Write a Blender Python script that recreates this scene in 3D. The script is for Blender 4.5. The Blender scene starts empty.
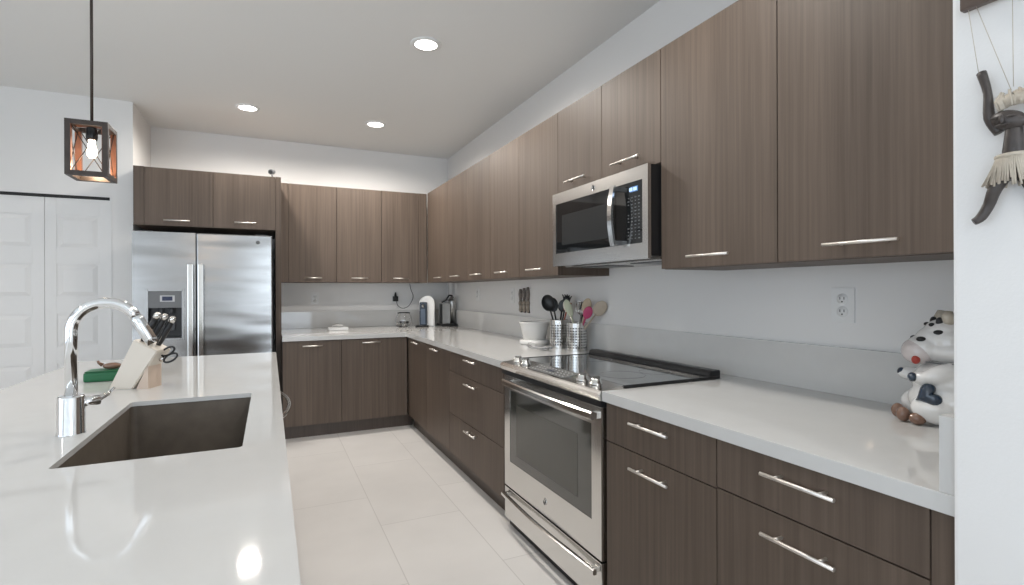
import bpy, bmesh, math, random
from mathutils import Vector, Matrix
random.seed(7)
SC = bpy.context.scene
COL = SC.collection
PI = math.pi

# ---------------------------------------------------------------- camera
psi = math.radians(25.04); roll = math.radians(0.2)
R0 = Vector((math.cos(psi), -math.sin(psi), 0)); U0 = Vector((0, 0, 1)); F0 = Vector((math.sin(psi), math.cos(psi), 0))
cr = R0 * math.cos(roll) - U0 * math.sin(roll); cu = R0 * math.sin(roll) + U0 * math.cos(roll)
cam_data = bpy.data.cameras.new('camera'); cam = bpy.data.objects.new('camera', cam_data); COL.objects.link(cam)
M = Matrix((cr, cu, -F0)).transposed().to_4x4(); M.translation = Vector((0, 0, 1.312)); cam.matrix_world = M
cam_data.sensor_width = 36; cam_data.lens = 518.7 * 36 / 1024; cam_data.shift_y = -1.6 / 1024; cam_data.clip_start = 0.05
SC.camera = cam
# ---------------------------------------------------------------- world, exposure, daylight fill
w = bpy.data.worlds.new('world'); SC.world = w; w.use_nodes = True
w.node_tree.nodes['Background'].inputs[0].default_value = (0.75, 0.86, 1.0, 1); w.node_tree.nodes['Background'].inputs[1].default_value = 1.5
SC.view_settings.view_transform = 'Standard'; SC.view_settings.look = 'None'
SC.view_settings.exposure = 0.37; SC.view_settings.gamma = 1; SC.view_settings.use_curve_mapping = False

def area(name, loc, direction, sx, sy, power, color):
    l = bpy.data.lights.new(name, 'AREA'); l.shape = 'RECTANGLE'; l.size = sx; l.size_y = sy; l.energy = power; l.color = color
    o = bpy.data.objects.new(name, l); COL.objects.link(o); o.location = loc
    o.rotation_euler = Vector(direction).to_track_quat('-Z', 'Y').to_euler(); return o
area('daylight_fill_rear', (-3.4, -3.55, 1.35), (0.12, 1, 0.12), 1.1, 2.2, 14, (0.80, 0.90, 1.0))  # unseen area panels added as daylight fill, kept clear of the refrigerator's reflection
area('daylight_fill_rear_right', (0.5, -3.55, 1.35), (-0.05, 1, 0.25), 1.1, 2.2, 34, (0.78, 0.89, 1.0))
area('daylight_fill_left', (-3.95, -0.6, 1.4), (1, 0.35, 0.35), 5.0, 2.0, 22, (0.76, 0.89, 1.0))

# ---------------------------------------------------------------- materials
def new_mat(name):
    m = bpy.data.materials.new(name); m.use_nodes = True
    return m, m.node_tree.nodes, m.node_tree.links, m.node_tree.nodes['Principled BSDF']
def setp(b, **k):
    for n, v in k.items():
        n = n.replace('_', ' ')
        if n in b.inputs: b.inputs[n].default_value = v
def mat(name, col, rough=0.5, metal=0.0, noise=0.0, nscale=8.0, bump=0.0, bscale=60.0, spec=0.5, trans=0.0, ior=1.45, coat=0.0, emis=None, estr=0.0):
    m, N, L, b = new_mat(name)
    setp(b, Base_Color=(*col, 1), Roughness=rough, Metallic=metal, IOR=ior)
    b.inputs['Specular IOR Level'].default_value = spec; b.inputs['Transmission Weight'].default_value = trans
    b.inputs['Coat Weight'].default_value = coat; b.inputs['Coat Roughness'].default_value = 0.08
    if emis: b.inputs['Emission Color'].default_value = (*emis, 1); b.inputs['Emission Strength'].default_value = estr
    tc = N.new('ShaderNodeTexCoord')
    if noise > 0:
        t = N.new('ShaderNodeTexNoise'); t.inputs['Scale'].default_value = nscale; t.inputs['Detail'].default_value = 4
        r = N.new('ShaderNodeMix'); r.data_type = 'RGBA'
        r.inputs[6].default_value = (*[max(0, c * (1 - noise)) for c in col], 1); r.inputs[7].default_value = (*[min(1, c * (1 + noise)) for c in col], 1)
        L.new(tc.outputs['Object'], t.inputs['Vector']); L.new(t.outputs['Fac'], r.inputs[0]); L.new(r.outputs[2], b.inputs['Base Color'])
    if bump > 0:
        t = N.new('ShaderNodeTexNoise'); t.inputs['Scale'].default_value = bscale; t.inputs['Detail'].default_value = 3
        bp = N.new('ShaderNodeBump'); bp.inputs['Strength'].default_value = bump; bp.inputs['Distance'].default_value = 0.002
        L.new(tc.outputs['Object'], t.inputs['Vector']); L.new(t.outputs['Fac'], bp.inputs['Height']); L.new(bp.outputs[0], b.inputs['Normal'])
    return m
def wood_mat(name, dark, light, rough=0.42, spec=0.5):
    """textured melamine with a fine vertical grain"""
    m, N, L, b = new_mat(name)
    tc = N.new('ShaderNodeTexCoord'); oi = N.new('ShaderNodeObjectInfo')
    add = N.new('ShaderNodeVectorMath'); add.operation = 'MULTIPLY_ADD'
    comb = N.new('ShaderNodeCombineXYZ')
    for i in range(3): L.new(oi.outputs['Random'], comb.inputs[i])
    add.inputs[1].default_value = (7, 7, 7)
    L.new(comb.outputs[0], add.inputs[0]); L.new(tc.outputs['Object'], add.inputs[2])
    def n(scale, sc3, det=5, rg=0.55):
        mp = N.new('ShaderNodeMapping'); mp.inputs['Scale'].default_value = sc3; L.new(add.outputs[0], mp.inputs[0])
        t = N.new('ShaderNodeTexNoise'); t.inputs['Scale'].default_value = scale; t.inputs['Detail'].default_value = det; t.inputs['Roughness'].default_value = rg
        L.new(mp.outputs[0], t.inputs['Vector']); return t
    a = n(60, (1, 1, 0.018)); c = n(5, (1, 1, 0.12), 3); d = n(260, (1, 1, 0.02), 2)
    mx = N.new('ShaderNodeMath'); mx.operation = 'MULTIPLY_ADD'; mx.inputs[1].default_value = 0.5
    mx2 = N.new('ShaderNodeMath'); mx2.operation = 'MULTIPLY_ADD'; mx2.inputs[1].default_value = 0.38
    mx3 = N.new('ShaderNodeMath'); mx3.operation = 'MULTIPLY'; mx3.inputs[1].default_value = 0.12
    L.new(d.outputs['Fac'], mx3.inputs[0]); L.new(mx3.outputs[0], mx2.inputs[2]); L.new(c.outputs['Fac'], mx2.inputs[0])
    L.new(mx2.outputs[0], mx.inputs[2]); L.new(a.outputs['Fac'], mx.inputs[0])
    cr_ = N.new('ShaderNodeValToRGB'); e = cr_.color_ramp.elements
    e[0].position = 0.30; e[0].color = (*dark, 1); e[1].position = 0.70; e[1].color = (*light, 1)
    L.new(mx.outputs[0], cr_.inputs[0]); L.new(cr_.outputs[0], b.inputs['Base Color'])
    bp = N.new('ShaderNodeBump'); bp.inputs['Strength'].default_value = 0.25; bp.inputs['Distance'].default_value = 0.001
    L.new(a.outputs['Fac'], bp.inputs['Height']); L.new(bp.outputs[0], b.inputs['Normal'])
    setp(b, Roughness=rough); b.inputs['Specular IOR Level'].default_value = spec
    return m
def steel_mat(name, col, rough, axis_scale, wav=0.0, strength=0.12):
    """brushed steel: stretched noise on roughness and a faint bump"""
    m, N, L, b = new_mat(name)
    setp(b, Base_Color=(*col, 1), Metallic=1.0, Roughness=rough)
    tc = N.new('ShaderNodeTexCoord'); mp = N.new('ShaderNodeMapping'); mp.inputs['Scale'].default_value = axis_scale
    t = N.new('ShaderNodeTexNoise'); t.inputs['Scale'].default_value = 1.0; t.inputs['Detail'].default_value = 3
    L.new(tc.outputs['Object'], mp.inputs[0]); L.new(mp.outputs[0], t.inputs['Vector'])
    mr = N.new('ShaderNodeMapRange'); mr.inputs[3].default_value = rough * 0.8; mr.inputs[4].default_value = rough * 1.25
    L.new(t.outputs['Fac'], mr.inputs[0]); L.new(mr.outputs[0], b.inputs['Roughness'])
    bp = N.new('ShaderNodeBump'); bp.inputs['Strength'].default_value = strength; bp.inputs['Distance'].default_value = 0.0006
    L.new(t.outputs['Fac'], bp.inputs['Height']); out = bp
    if wav > 0:
        mp2 = N.new('ShaderNodeMapping'); mp2.inputs['Scale'].default_value = (0.7, 0.7, 3.2); L.new(tc.outputs['Object'], mp2.inputs[0])
        t2 = N.new('ShaderNodeTexNoise'); t2.inputs['Scale'].default_value = 1.6; t2.inputs['Detail'].default_value = 1; L.new(mp2.outputs[0], t2.inputs['Vector'])
        b2 = N.new('ShaderNodeBump'); b2.inputs['Strength'].default_value = wav; b2.inputs['Distance'].default_value = 0.05
        L.new(t2.outputs['Fac'], b2.inputs['Height']); L.new(bp.outputs[0], b2.inputs['Normal']); out = b2
    L.new(out.outputs[0], b.inputs['Normal'])
    return m
def tile_mat():
    m, N, L, b = new_mat('porcelain_floor_tile')
    tc = N.new('ShaderNodeTexCoord'); sx = N.new('ShaderNodeSeparateXYZ'); cx = N.new('ShaderNodeCombineXYZ')
    L.new(tc.outputs['Object'], sx.inputs[0])
    ax = N.new('ShaderNodeMath'); ax.operation = 'ADD'; ax.inputs[1].default_value = 1.07 * 6 - 2.31
    ay = N.new('ShaderNodeMath'); ay.operation = 'ADD'; ay.inputs[1].default_value = 0.465 * 20 - 0.56
    L.new(sx.outputs['Y'], ax.inputs[0]); L.new(sx.outputs['X'], ay.inputs[0]); L.new(ax.outputs[0], cx.inputs[0]); L.new(ay.outputs[0], cx.inputs[1])
    br = N.new('ShaderNodeTexBrick'); br.offset = 0.407; br.offset_frequency = 2; br.inputs['Scale'].default_value = 1
    br.inputs['Brick Width'].default_value = 1.07; br.inputs['Row Height'].default_value = 0.465; br.inputs['Mortar Size'].default_value = 0.003
    br.inputs['Mortar Smooth'].default_value = 0.3
    br.inputs['Color1'].default_value = (0.70, 0.68, 0.66, 1); br.inputs['Color2'].default_value = (0.72, 0.70, 0.68, 1); br.inputs['Mortar'].default_value = (0.57, 0.55, 0.53, 1)
    L.new(cx.outputs[0], br.inputs['Vector'])
    t = N.new('ShaderNodeTexNoise'); t.inputs['Scale'].default_value = 2.2; t.inputs['Detail'].default_value = 6; L.new(tc.outputs['Object'], t.inputs['Vector'])
    mr = N.new('ShaderNodeMapRange'); mr.inputs[1].default_value = .3; mr.inputs[2].default_value = .7; mr.inputs[3].default_value = 0.94; mr.inputs[4].default_value = 1.04
    L.new(t.outputs['Fac'], mr.inputs[0])
    vm = N.new('ShaderNodeVectorMath'); vm.operation = 'SCALE'; L.new(br.outputs['Color'], vm.inputs[0]); L.new(mr.outputs[0], vm.inputs['Scale'])
    L.new(vm.outputs[0], b.inputs['Base Color']); setp(b, Roughness=0.38); b.inputs['Specular IOR Level'].default_value = 0.4
    return m
WALL = mat('wall_paint', (0.80, 0.79, 0.775), 0.6, bump=0.15, bscale=180, spec=0.3)
CEIL = mat('ceiling_paint', (0.82, 0.82, 0.805), 0.8, bump=0.3, bscale=90, spec=0.2)
WHITE = mat('white_door_paint', (0.78, 0.775, 0.765), 0.45, noise=0.01)
QUARTZ = mat('white_quartz', (0.62, 0.615, 0.60), 0.05, noise=0.03, nscale=14, spec=0.5)
TILE = tile_mat()
WOOD = wood_mat('brown_grained_laminate', (0.076, 0.056, 0.043), (0.155, 0.116, 0.090), 0.5, 0.35)
CARC = mat('dark_cabinet_edge', (0.05, 0.037, 0.03), 0.5, noise=0.2)
KICK = wood_mat('toe_kick_laminate', (0.06, 0.043, 0.034), (0.10, 0.075, 0.060))
NICKEL = mat('brushed_nickel', (0.85, 0.81, 0.76), 0.42, 1.0, noise=0.04, nscale=60)
CHROME = mat('polished_chrome', (0.86, 0.87, 0.88), 0.05, 1.0, noise=0.02)
STEEL_H = steel_mat('brushed_stainless', (0.62, 0.60, 0.575), 0.24, (3, 3, 400), strength=0.02)
STEEL_F = steel_mat('fridge_stainless', (0.35, 0.345, 0.338), 0.24, (3, 3, 300), wav=0.35, strength=.03)
STEEL_B = mat('bright_stainless', (0.72, 0.71, 0.69), 0.16, 1.0, noise=0.03)
BLACKGL = mat('black_glass', (0.012, 0.013, 0.014), 0.04, spec=0.6, noise=0.1)
OVENGL = mat('oven_door_glass', (0.05, 0.05, 0.043), 0.07, spec=0.9, noise=0.12, nscale=5, coat=0.6)
BLACK = mat('black_plastic', (0.015, 0.015, 0.016), 0.35, noise=0.1)
GREY = mat('grey_plastic', (0.16, 0.165, 0.17), 0.35, noise=0.05)
DGREY = mat('dark_grey_plastic', (0.06, 0.063, 0.068), 0.3, noise=0.05)
MWHITE = mat('white_plastic', (0.80, 0.80, 0.79), 0.3, noise=0.01)
CERAM = mat('glazed_white_ceramic', (0.78, 0.77, 0.75), 0.12, noise=0.015, coat=0.5)
SINKM = mat('dark_composite_sink', (0.135, 0.112, 0.09), 0.35, noise=0.3, nscale=22, bump=0.2, bscale=200)
GREEN = mat('green_plastic', (0.012, 0.115, 0.045), 0.4, noise=0.15)
BEIGE = mat('cream_wood_block', (0.66, 0.60, 0.52), 0.45, noise=0.08, nscale=5)
BEIGE2 = mat('pink_beige_wood', (0.58, 0.46, 0.37), 0.45, noise=0.08, nscale=9)
LWOOD = mat('light_wood', (0.50, 0.40, 0.28), 0.55, noise=0.15, nscale=18)
BRONZE = mat('dark_bronze_metal', (0.060, 0.048, 0.042), 0.42, 0.6, noise=0.25, nscale=30)
COPPER = mat('reddish_inner_metal', (0.20, 0.085, 0.05), 0.4, 0.5, noise=0.3, nscale=25)
RED = mat('red_plastic', (0.40, 0.05, 0.035), 0.4, noise=0.1)
PINK = mat('magenta_silicone', (0.50, 0.06, 0.16), 0.45, noise=0.08)
GLASS = mat('clear_glass', (1, 1, 1), 0.02, trans=1.0, ior=1.45, noise=0)
CLEARPL = mat('clear_plastic', (0.93, 0.94, 0.95), 0.06, trans=0.85, ior=1.4)
BULB = mat('glowing_bulb', (1, 0.9, 0.8), 0.3, emis=(1.0, 0.78, 0.58), estr=9)
LED = mat('led_lens', (1, 1, 1), 0.4, emis=(1.0, 0.96, 0.90), estr=9)
BLUELCD = mat('blue_display', (0.05, 0.12, 0.25), 0.3, emis=(0.10, 0.30, 0.65), estr=0.35)
LCDBG = mat('dim_display', (0.03, 0.04, 0.09), 0.25, noise=0.1)
PRINT = mat('grey_printing', (0.55, 0.56, 0.57), 0.5, noise=0.03)
DARKWOOD = mat('carved_dark_wood', (0.055, 0.045, 0.040), 0.38, noise=0.5, nscale=45, bump=0.4, bscale=120)
RAFFIA = mat('beige_raffia', (0.50, 0.44, 0.36), 0.8, noise=0.25, nscale=70)
SCREEN = mat('black_track', (0.02, 0.02, 0.02), 0.6, noise=0.1)
MOTTLE = mat('mottled_horn', (0.19, 0.16, 0.14), 0.35, noise=0.95, nscale=70)
MOTTLE2 = mat('mottled_pale_horn', (0.30, 0.25, 0.20), 0.35, noise=0.8, nscale=60)
BROWN = mat('glazed_brown', (0.20, 0.115, 0.08), 0.2, noise=0.3, nscale=30, coat=0.4)
NAVY = mat('glazed_navy', (0.018, 0.035, 0.062), 0.1, noise=0.3, nscale=40, coat=0.7)
PINKG = mat('glazed_pinkish_white', (0.66, 0.60, 0.585), 0.12, noise=0.03, coat=0.5)
CREAMG = mat('cream_glaze', (.55, .49, .40), .2, noise=.1)
MIRROR = mat('cooktop_glass', (0.035, 0.042, 0.046), 0.035, spec=1.0, ior=1.9, noise=0.05, coat=1.0)

# ---------------------------------------------------------------- helpers
def box(bm, x0, x1, y0, y1, z0, z1, bev=0.0):
    t = bmesh.new(); bmesh.ops.create_cube(t, size=1)
    for v in t.verts:
        v.co = Vector(((x0 + x1) / 2 + v.co.x * (x1 - x0), (y0 + y1) / 2 + v.co.y * (y1 - y0), (z0 + z1) / 2 + v.co.z * (z1 - z0)))
    if bev > 0: bmesh.ops.bevel(t, geom=list(t.edges), offset=bev, segments=2, profile=0.7, affect='EDGES')
    merge(bm, t); return bm
def merge(bm, t, M=None):
    if M is not None: bmesh.ops.transform(t, matrix=M, verts=t.verts)
    me = bpy.data.meshes.new('tmp'); t.to_mesh(me); bm.from_mesh(me); bpy.data.meshes.remove(me); t.free()
def tube(bm, pts, r, seg=10, cap=True, flat=None):
    """sweep a circle (or ellipse via flat) along pts; r may be a list"""
    pts = [Vector(p) for p in pts]; n = len(pts); rs = r if isinstance(r, (list, tuple)) else [r] * n
    rings = []; ref = None
    for i, p in enumerate(pts):
        d = (pts[min(i + 1, n - 1)] - pts[max(i - 1, 0)]).normalized()
        if ref is None:
            ref = Vector((0, 0, 1)) if abs(d.z) < 0.9 else Vector((1, 0, 0))
        a = (ref - d * ref.dot(d)).normalized(); b = d.cross(a); ref = a
        fl = flat if flat else 1.0
        rings.append([bm.verts.new(p + rs[i] * (a * math.cos(2 * PI * k / seg) * fl + b * math.sin(2 * PI * k / seg))) for k in range(seg)])
    for i in range(n - 1):
        for k in range(seg):
            f = bm.faces.new((rings[i][k], rings[i][(k + 1) % seg], rings[i + 1][(k + 1) % seg], rings[i + 1][k])); f.smooth = True
    if cap:
        bm.faces.new(list(reversed(rings[0]))); bm.faces.new(rings[-1])
    return bm
def lathe(bm, c, prof, seg=24, axis=(0, 0, 1)):
    """prof: list of (r, h) along axis from c"""
    ax = Vector(axis).normalized(); q = Vector((0, 0, 1)).rotation_difference(ax); c = Vector(c); rings = []
    for r, h in prof:
        if r < 1e-6: rings.append([bm.verts.new(c + q @ Vector((0, 0, h)))])
        else: rings.append([bm.verts.new(c + q @ Vector((r * math.cos(2 * PI * k / seg), r * math.sin(2 * PI * k / seg), h))) for k in range(seg)])
    for A, B in zip(rings, rings[1:]):
        for k in range(seg):
            k2 = (k + 1) % seg
            if len(A) == 1 and len(B) == 1: continue
            if len(A) == 1: f = bm.faces.new((A[0], B[k], B[k2]))
            elif len(B) == 1: f = bm.faces.new((A[k], B[0], A[k2]))
            else: f = bm.faces.new((A[k], B[k], B[k2], A[k2]))
            f.smooth = True
    return bm
def ell(bm, c, r, rot=None, seg=20):
    t = bmesh.new(); bmesh.ops.create_uvsphere(t, u_segments=seg, v_segments=seg // 2 + 2, radius=1)
    for f in t.faces: f.smooth = True
    M = Matrix.Translation(Vector(c)) @ (rot.to_matrix().to_4x4() if rot is not None else Matrix()) @ Matrix.Diagonal((*r, 1))
    merge(bm, t, M); return bm
def prism(bm, poly, origin, ux, uy, depth_vec):
    """extrude a 2D polygon laid out on (ux, uy) by depth_vec"""
    o = Vector(origin); ux = Vector(ux); uy = Vector(uy); d = Vector(depth_vec)
    A = [bm.verts.new(o + ux * a + uy * b) for a, b in poly]; B = [bm.verts.new(v.co + d) for v in A]
    bm.faces.new(A); bm.faces.new(list(reversed(B)))
    for i in range(len(A)):
        j = (i + 1) % len(A); bm.faces.new((A[j], A[i], B[i], B[j]))
    return bm
def link(o, name): COL.objects.link(o)
def obj(name, bm, m, parent=None, mods=None, smooth=False):
    bmesh.ops.recalc_face_normals(bm, faces=bm.faces)
    if parent is not None:
        r = parent
        off = Vector(r.get('_o', (0, 0, 0)))
        bmesh.ops.translate(bm, vec=-off, verts=bm.verts)
    me = bpy.data.meshes.new(name); bm.to_mesh(me); bm.free()
    for mm in (m if isinstance(m, (list, tuple)) else [m]): me.materials.append(mm)
    o = bpy.data.objects.new(name, me); COL.objects.link(o)
    if parent is not None:
        o.parent = parent; o['_o'] = parent.get('_o', (0, 0, 0))
    if smooth:
        for p in me.polygons: p.use_smooth = True
    return o
def thing(name, label, cat, loc, group=None):
    o = bpy.data.objects.new(name, None); COL.objects.link(o); o.location = loc; o['_o'] = tuple(loc); o.empty_display_size = 0.05
    o['label'] = label; o['category'] = cat
    if group: o['group'] = group
    return o
def single(name, bm, m, label, cat, loc, group=None):
    bmesh.ops.translate(bm, vec=-Vector(loc), verts=bm.verts)
    o = obj(name, bm, m); o.location = loc; o['label'] = label; o['category'] = cat
    if group: o['group'] = group
    return o
def struct(name, bm, m, parent=None):
    o = obj(name, bm, m, parent)
    if parent is None: o['kind'] = 'structure'
    return o
B = bmesh.new

# ---------------------------------------------------------------- setting
XW, YW, ZC = 1.971, 6.067, 2.924
XL, YR = -4.0, -3.6
CLX, CLY = -1.046, 5.34          # corner of the boxed-in closet
struct('floor', box(B(), XL - .15, XW + .15, YR - .15, YW + .15, -0.12, 0.0), TILE)
struct('ceiling', box(B(), XL - .15, XW + .15, YR - .15, YW + .15, ZC, ZC + 0.12), CEIL)
struct('wall_right', box(B(), XW, XW + .15, YR, YW + .15, 0, ZC), WALL)
struct('wall_back', box(B(), CLX - .12, XW, YW, YW + .15, 0, ZC), WALL)
struct('wall_partition', box(B(), 1.18, XW, YR, 0.54, 0, ZC, 0.006), WALL)
bm = B()
DX0, DX1, DZ = -2.921, -1.205, 2.103
box(bm, DX1, CLX, CLY, CLY + .12, 0, ZC); box(bm, XL, DX0, CLY, CLY + .12, 0, ZC); box(bm, DX0, DX1, CLY, CLY + .12, DZ, ZC)
box(bm, CLX - .12, CLX, CLY + .12, YW, 0, ZC); struct('wall_closet', bm, WALL)
struct('wall_closet_back', box(B(), XL, CLX - .12, YW, YW + .15, 0, ZC), WALL)
# left wall with a window opening, rear wall with openings; unseen, placed to steer daylight
bm = B()
box(bm, XL - .15, XL, YR, -3.1, 0, ZC); box(bm, XL - .15, XL, 1.9, YW, 0, ZC); box(bm, XL - .15, XL, -3.1, 1.9, 0, 0.35); box(bm, XL - .15, XL, -3.1, 1.9, 2.5, ZC)
struct('wall_left', bm, WALL)
bm = B()
box(bm, -2.85, -.05, YR - .15, YR, 0, ZC); box(bm, 1.10, XW, YR - .15, YR, 0, ZC); box(bm, XL, -2.85, YR - .15, YR, 2.45, ZC); box(bm, -.05, 1.10, YR - .15, YR, 2.45, ZC)
struct('wall_rear', bm, WALL)
bm = B()
for x in (-3.99, -2.91): box(bm, x, x + .06, YR - .1, YR - .04, 0, 2.45)
for z in (0, 2.39): box(bm, -3.93, -2.91, YR - .1, YR - .04, z, z + .06)
struct('window_1', bm, WHITE)
bm = B()
for x in (-.05, 1.04): box(bm, x, x + .06, YR - .1, YR - .04, 0, 2.45)
for z in (0, 2.39): box(bm, .01, 1.04, YR - .1, YR - .04, z, z + .06)
struct('window_3', bm, WHITE)
bm = B()
for y in (-3.1, -0.63, 1.84): box(bm, XL - .1, XL - .04, y, y + .06, .35, 2.5)
for z in (.35, 2.44): box(bm, XL - .1, XL - .04, -3.04, 1.84, z, z + .06)
struct('window_2', bm, WHITE)
# bifold closet door leaves
bm = B(); box(bm, DX0, DX1, CLY + .005, CLY + .05, DZ - .02, DZ - .0005); struct('trim_2', bm, SCREEN)
bm = B(); box(bm, DX1 - .0, DX1 + .012, CLY - .004, CLY, 0, DZ + .012); box(bm, DX0, DX1, CLY - .004, CLY, DZ, DZ + .012); struct('trim_3', bm, WHITE)
lw = (DX1 - DX0) / 4
for i in range(4):
    x0 = DX0 + lw * i + .0012; x1 = DX0 + lw * (i + 1) - .0012
    bm = B(); yf = CLY + .012
    box(bm, x0, x1, yf + .006, yf + .035, 0.012, DZ - .024)
    # stiles, rails and raised panels
    st = .075
    box(bm, x0, x0 + st, yf, yf + .007, .012, DZ - .024, .002); box(bm, x1 - st, x1, yf, yf + .007, .012, DZ - .024, .002)
    zs = [1.94, 1.545, 1.14, 0.735, 0.33]
    prev = DZ - .024
    for k, zt_ in enumerate(zs):
        box(bm, x0 + st, x1 - st, yf, yf + .007, zt_, prev, .001); zb_ = zt_ - .27
        # raised field with sloping border
        a0, a1 = x0 + st + .012, x1 - st - .012; c0, c1 = zb_ + .012, zt_ - .012; s = .03
        V = [bm.verts.new(p) for p in ((a0, yf + .006, c0), (a1, yf + .006, c0), (a1, yf + .006, c1), (a0, yf + .006, c1),
                                       (a0 + s, yf - .003, c0 + s), (a1 - s, yf - .003, c0 + s), (a1 - s, yf - .003, c1 - s), (a0 + s, yf - .003, c1 - s))]
        for q in range(4): bm.faces.new((V[q], V[(q + 1) % 4], V[4 + (q + 1) % 4], V[4 + q]))
        bm.faces.new(V[4:]); prev = zb_
    box(bm, x0 + st, x1 - st, yf, yf + .007, .012, prev, .001)
    struct('door_%d' % (i + 1), bm, WHITE)

# ---------------------------------------------------------------- handles / doors
def bar_handle(parent, p0, p1, out, m=NICKEL, r=.0052, proj=.032):
    """bar pull between p0,p1 (points on the face), standing off along out"""
    p0 = Vector(p0); p1 = Vector(p1); out = Vector(out); d = (p1 - p0)
    bm = B(); tube(bm, [p0 + out * proj, p1 + out * proj], r, 12)
    for t in (.2, .8):
        q = p0 + d * t; tube(bm, [q, q + out * proj], r * .8, 10)
    return obj('handle', bm, m, parent)
G = .002
def front_x(parent, name, xf, y0, y1, z0, z1, hy=None, hz=None, hl=.2):
    """cabinet front in a plane facing -x at xf"""
    d = obj(name, box(B(), xf, xf + .02, y0 + G, y1 - G, z0 + G, z1 - G, .0012), WOOD, parent)
    if hz is not None:
        c = (y0 + y1) / 2 if hy is None else hy
        bar_handle(d, (xf, c - hl / 2, hz), (xf, c + hl / 2, hz), (-1, 0, 0))
    return d
def front_y(parent, name, yf, x0, x1, z0, z1, hx=None, hz=None, hl=.17):
    d = obj(name, box(B(), x0 + G, x1 - G, yf, yf + .02, z0 + G, z1 - G, .0012), WOOD, parent)
    if hz is not None:
        c = (x0 + x1) / 2 if hx is None else hx
        bar_handle(d, (c - hl / 2, yf, hz), (c + hl / 2, yf, hz), (0, -1, 0))
    return d
XU, ZB, ZT = 1.592, 1.406, 2.399
def upper_x(label, y0, y1, seams, z0=ZB, fillers=(), hz=None, hl=.215, body_end=None):
    t = thing('wall_cabinet', label, 'cabinet', (XW - .01, (y0 + y1) / 2, z0), 'upper cabinets along the right wall')
    obj('cabinet_body', box(B(), XU + .021, XW - .003, y0 + .0008, (body_end or y1) - .0008, z0, ZT), CARC if False else WOOD, t)
    for a, b in zip(seams, seams[1:]): front_x(t, 'door', XU, a, b, z0, ZT, hz=(hz or z0 + .046), hl=hl)
    for a, b in fillers: obj('filler_panel', box(B(), XU + .003, XU + .021, a + .001, b - .001, z0, ZT), WOOD, t)
    return t
upper_x('tall two-door brown upper cabinet nearest the camera, beside the wall with the hanging puppet', .545, 1.825, [.66, 1.236, 1.825], fillers=[(.545, .66)])
upper_x('short brown upper cabinet directly above the microwave', 1.825, 2.742, [1.825, 2.281, 2.742], z0=1.885, hz=1.945)
upper_x('tall two-door brown upper cabinet just left of the microwave', 2.742, 3.816, [2.742, 3.286, 3.816])
upper_x('brown two-door upper cabinet on the right wall, second left of the microwave', 3.816, 4.9, [3.816, 4.346, 4.9], hl=.23)
upper_x('narrow brown upper cabinet ending the right wall run at the room corner', 4.9, 5.63, [4.9, 5.43], fillers=[(5.43, 5.63)], hl=.23)
YU = 5.655
t = thing('wall_cabinet', 'wide brown upper cabinet on the back wall right beside the refrigerator enclosure', 'cabinet', (.6, YW - .01, ZB), 'upper cabinets on the back wall')
obj('cabinet_body', box(B(), .098, 1.09, YU + .021, YW - .003, ZB, ZT), WOOD, t)
obj('filler_panel', box(B(), .098, .17, YU + .003, YU + .021, ZB, ZT), WOOD, t)
front_y(t, 'door', YU, .17, .631, ZB, ZT, hz=ZB + .046); front_y(t, 'door', YU, .631, 1.091, ZB, ZT, hz=ZB + .046)
t = thing('wall_cabinet', 'single-door brown upper cabinet on the back wall in the room corner', 'cabinet', (1.3, YW - .01, ZB), 'upper cabinets on the back wall')
obj('cabinet_body', box(B(), 1.0915, 1.60, YU + .021, YW - .003, ZB, ZT), WOOD, t)
obj('filler_panel', box(B(), 1.502, 1.591, YU + .003, YU + .021, ZB, ZT), WOOD, t)
front_y(t, 'door', YU, 1.092, 1.501, ZB, ZT, hz=ZB + .046)
# fridge enclosure
YFC = 5.2
t = thing('wall_cabinet', 'two-door brown cabinet above the stainless refrigerator', 'cabinet', (-.47, YW - .01, 1.87))
obj('cabinet_body', box(B(), -1.018, .05, YFC + .021, YW - .003, 1.872, 2.36), WOOD, t)
obj('filler_panel', box(B(), -1.018, -.945, YFC + .001, YFC + .021, 1.872, 2.36), WOOD, t)
front_y(t, 'door', YFC, -.945, -.445, 1.872, 2.36, hx=-.71, hz=1.917, hl=.19); front_y(t, 'door', YFC, -.445, .05, 1.872, 2.36, hx=-.195, hz=1.925, hl=.17)
single('enclosure_panel', box(B(), .051, .097, YFC, YW, 0, 2.36, .001), WOOD, 'tall brown side panel standing right of the refrigerator', 'panel', (.074, 5.6, 0))

# ---------------------------------------------------------------- base cabinets
ZCU, ZCT, XB = .874, .914, 1.212
TK = .115
def base_x(label, y0, y1, fronts, fillers=()):
    t = thing('base_cabinet', label, 'cabinet', (1.6, (y0 + y1) / 2, 0), 'base cabinets along the right wall')
    obj('cabinet_body', box(B(), XB + .021, XW - .003, y0 + .0008, y1 - .0008, TK, ZCU), CARC, t)
    obj('toe_kick', box(B(), XB + .055, XB + .075, y0 + .001, y1 - .001, 0, TK), KICK, t)
    for name, a, b, z0, z1, hz in fronts: front_x(t, name, XB, a, b, z0, z1, hz=hz, hl=.2)
    for a, b in fillers: obj('filler_panel', box(B(), XB + .001, XB + .021, a + .001, b - .001, TK, ZCU - .002), WOOD, t)
    return t
base_x('brown base cabinet with drawers, nearest the camera under the right counter', .545, 1.15,
       [('drawer', .594, 1.15, .722, ZCU - .002, .824), ('drawer', .594, 1.15, .42, .722, .664), ('drawer', .594, 1.15, TK, .42, .36)], fillers=[(.545, .594)])
base_x('brown base cabinet with one drawer over a door, right beside the range', 1.15, 1.712,
       [('drawer', 1.15, 1.712, .717, ZCU - .002, .828), ('door', 1.15, 1.712, TK, .717, .664)])
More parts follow.
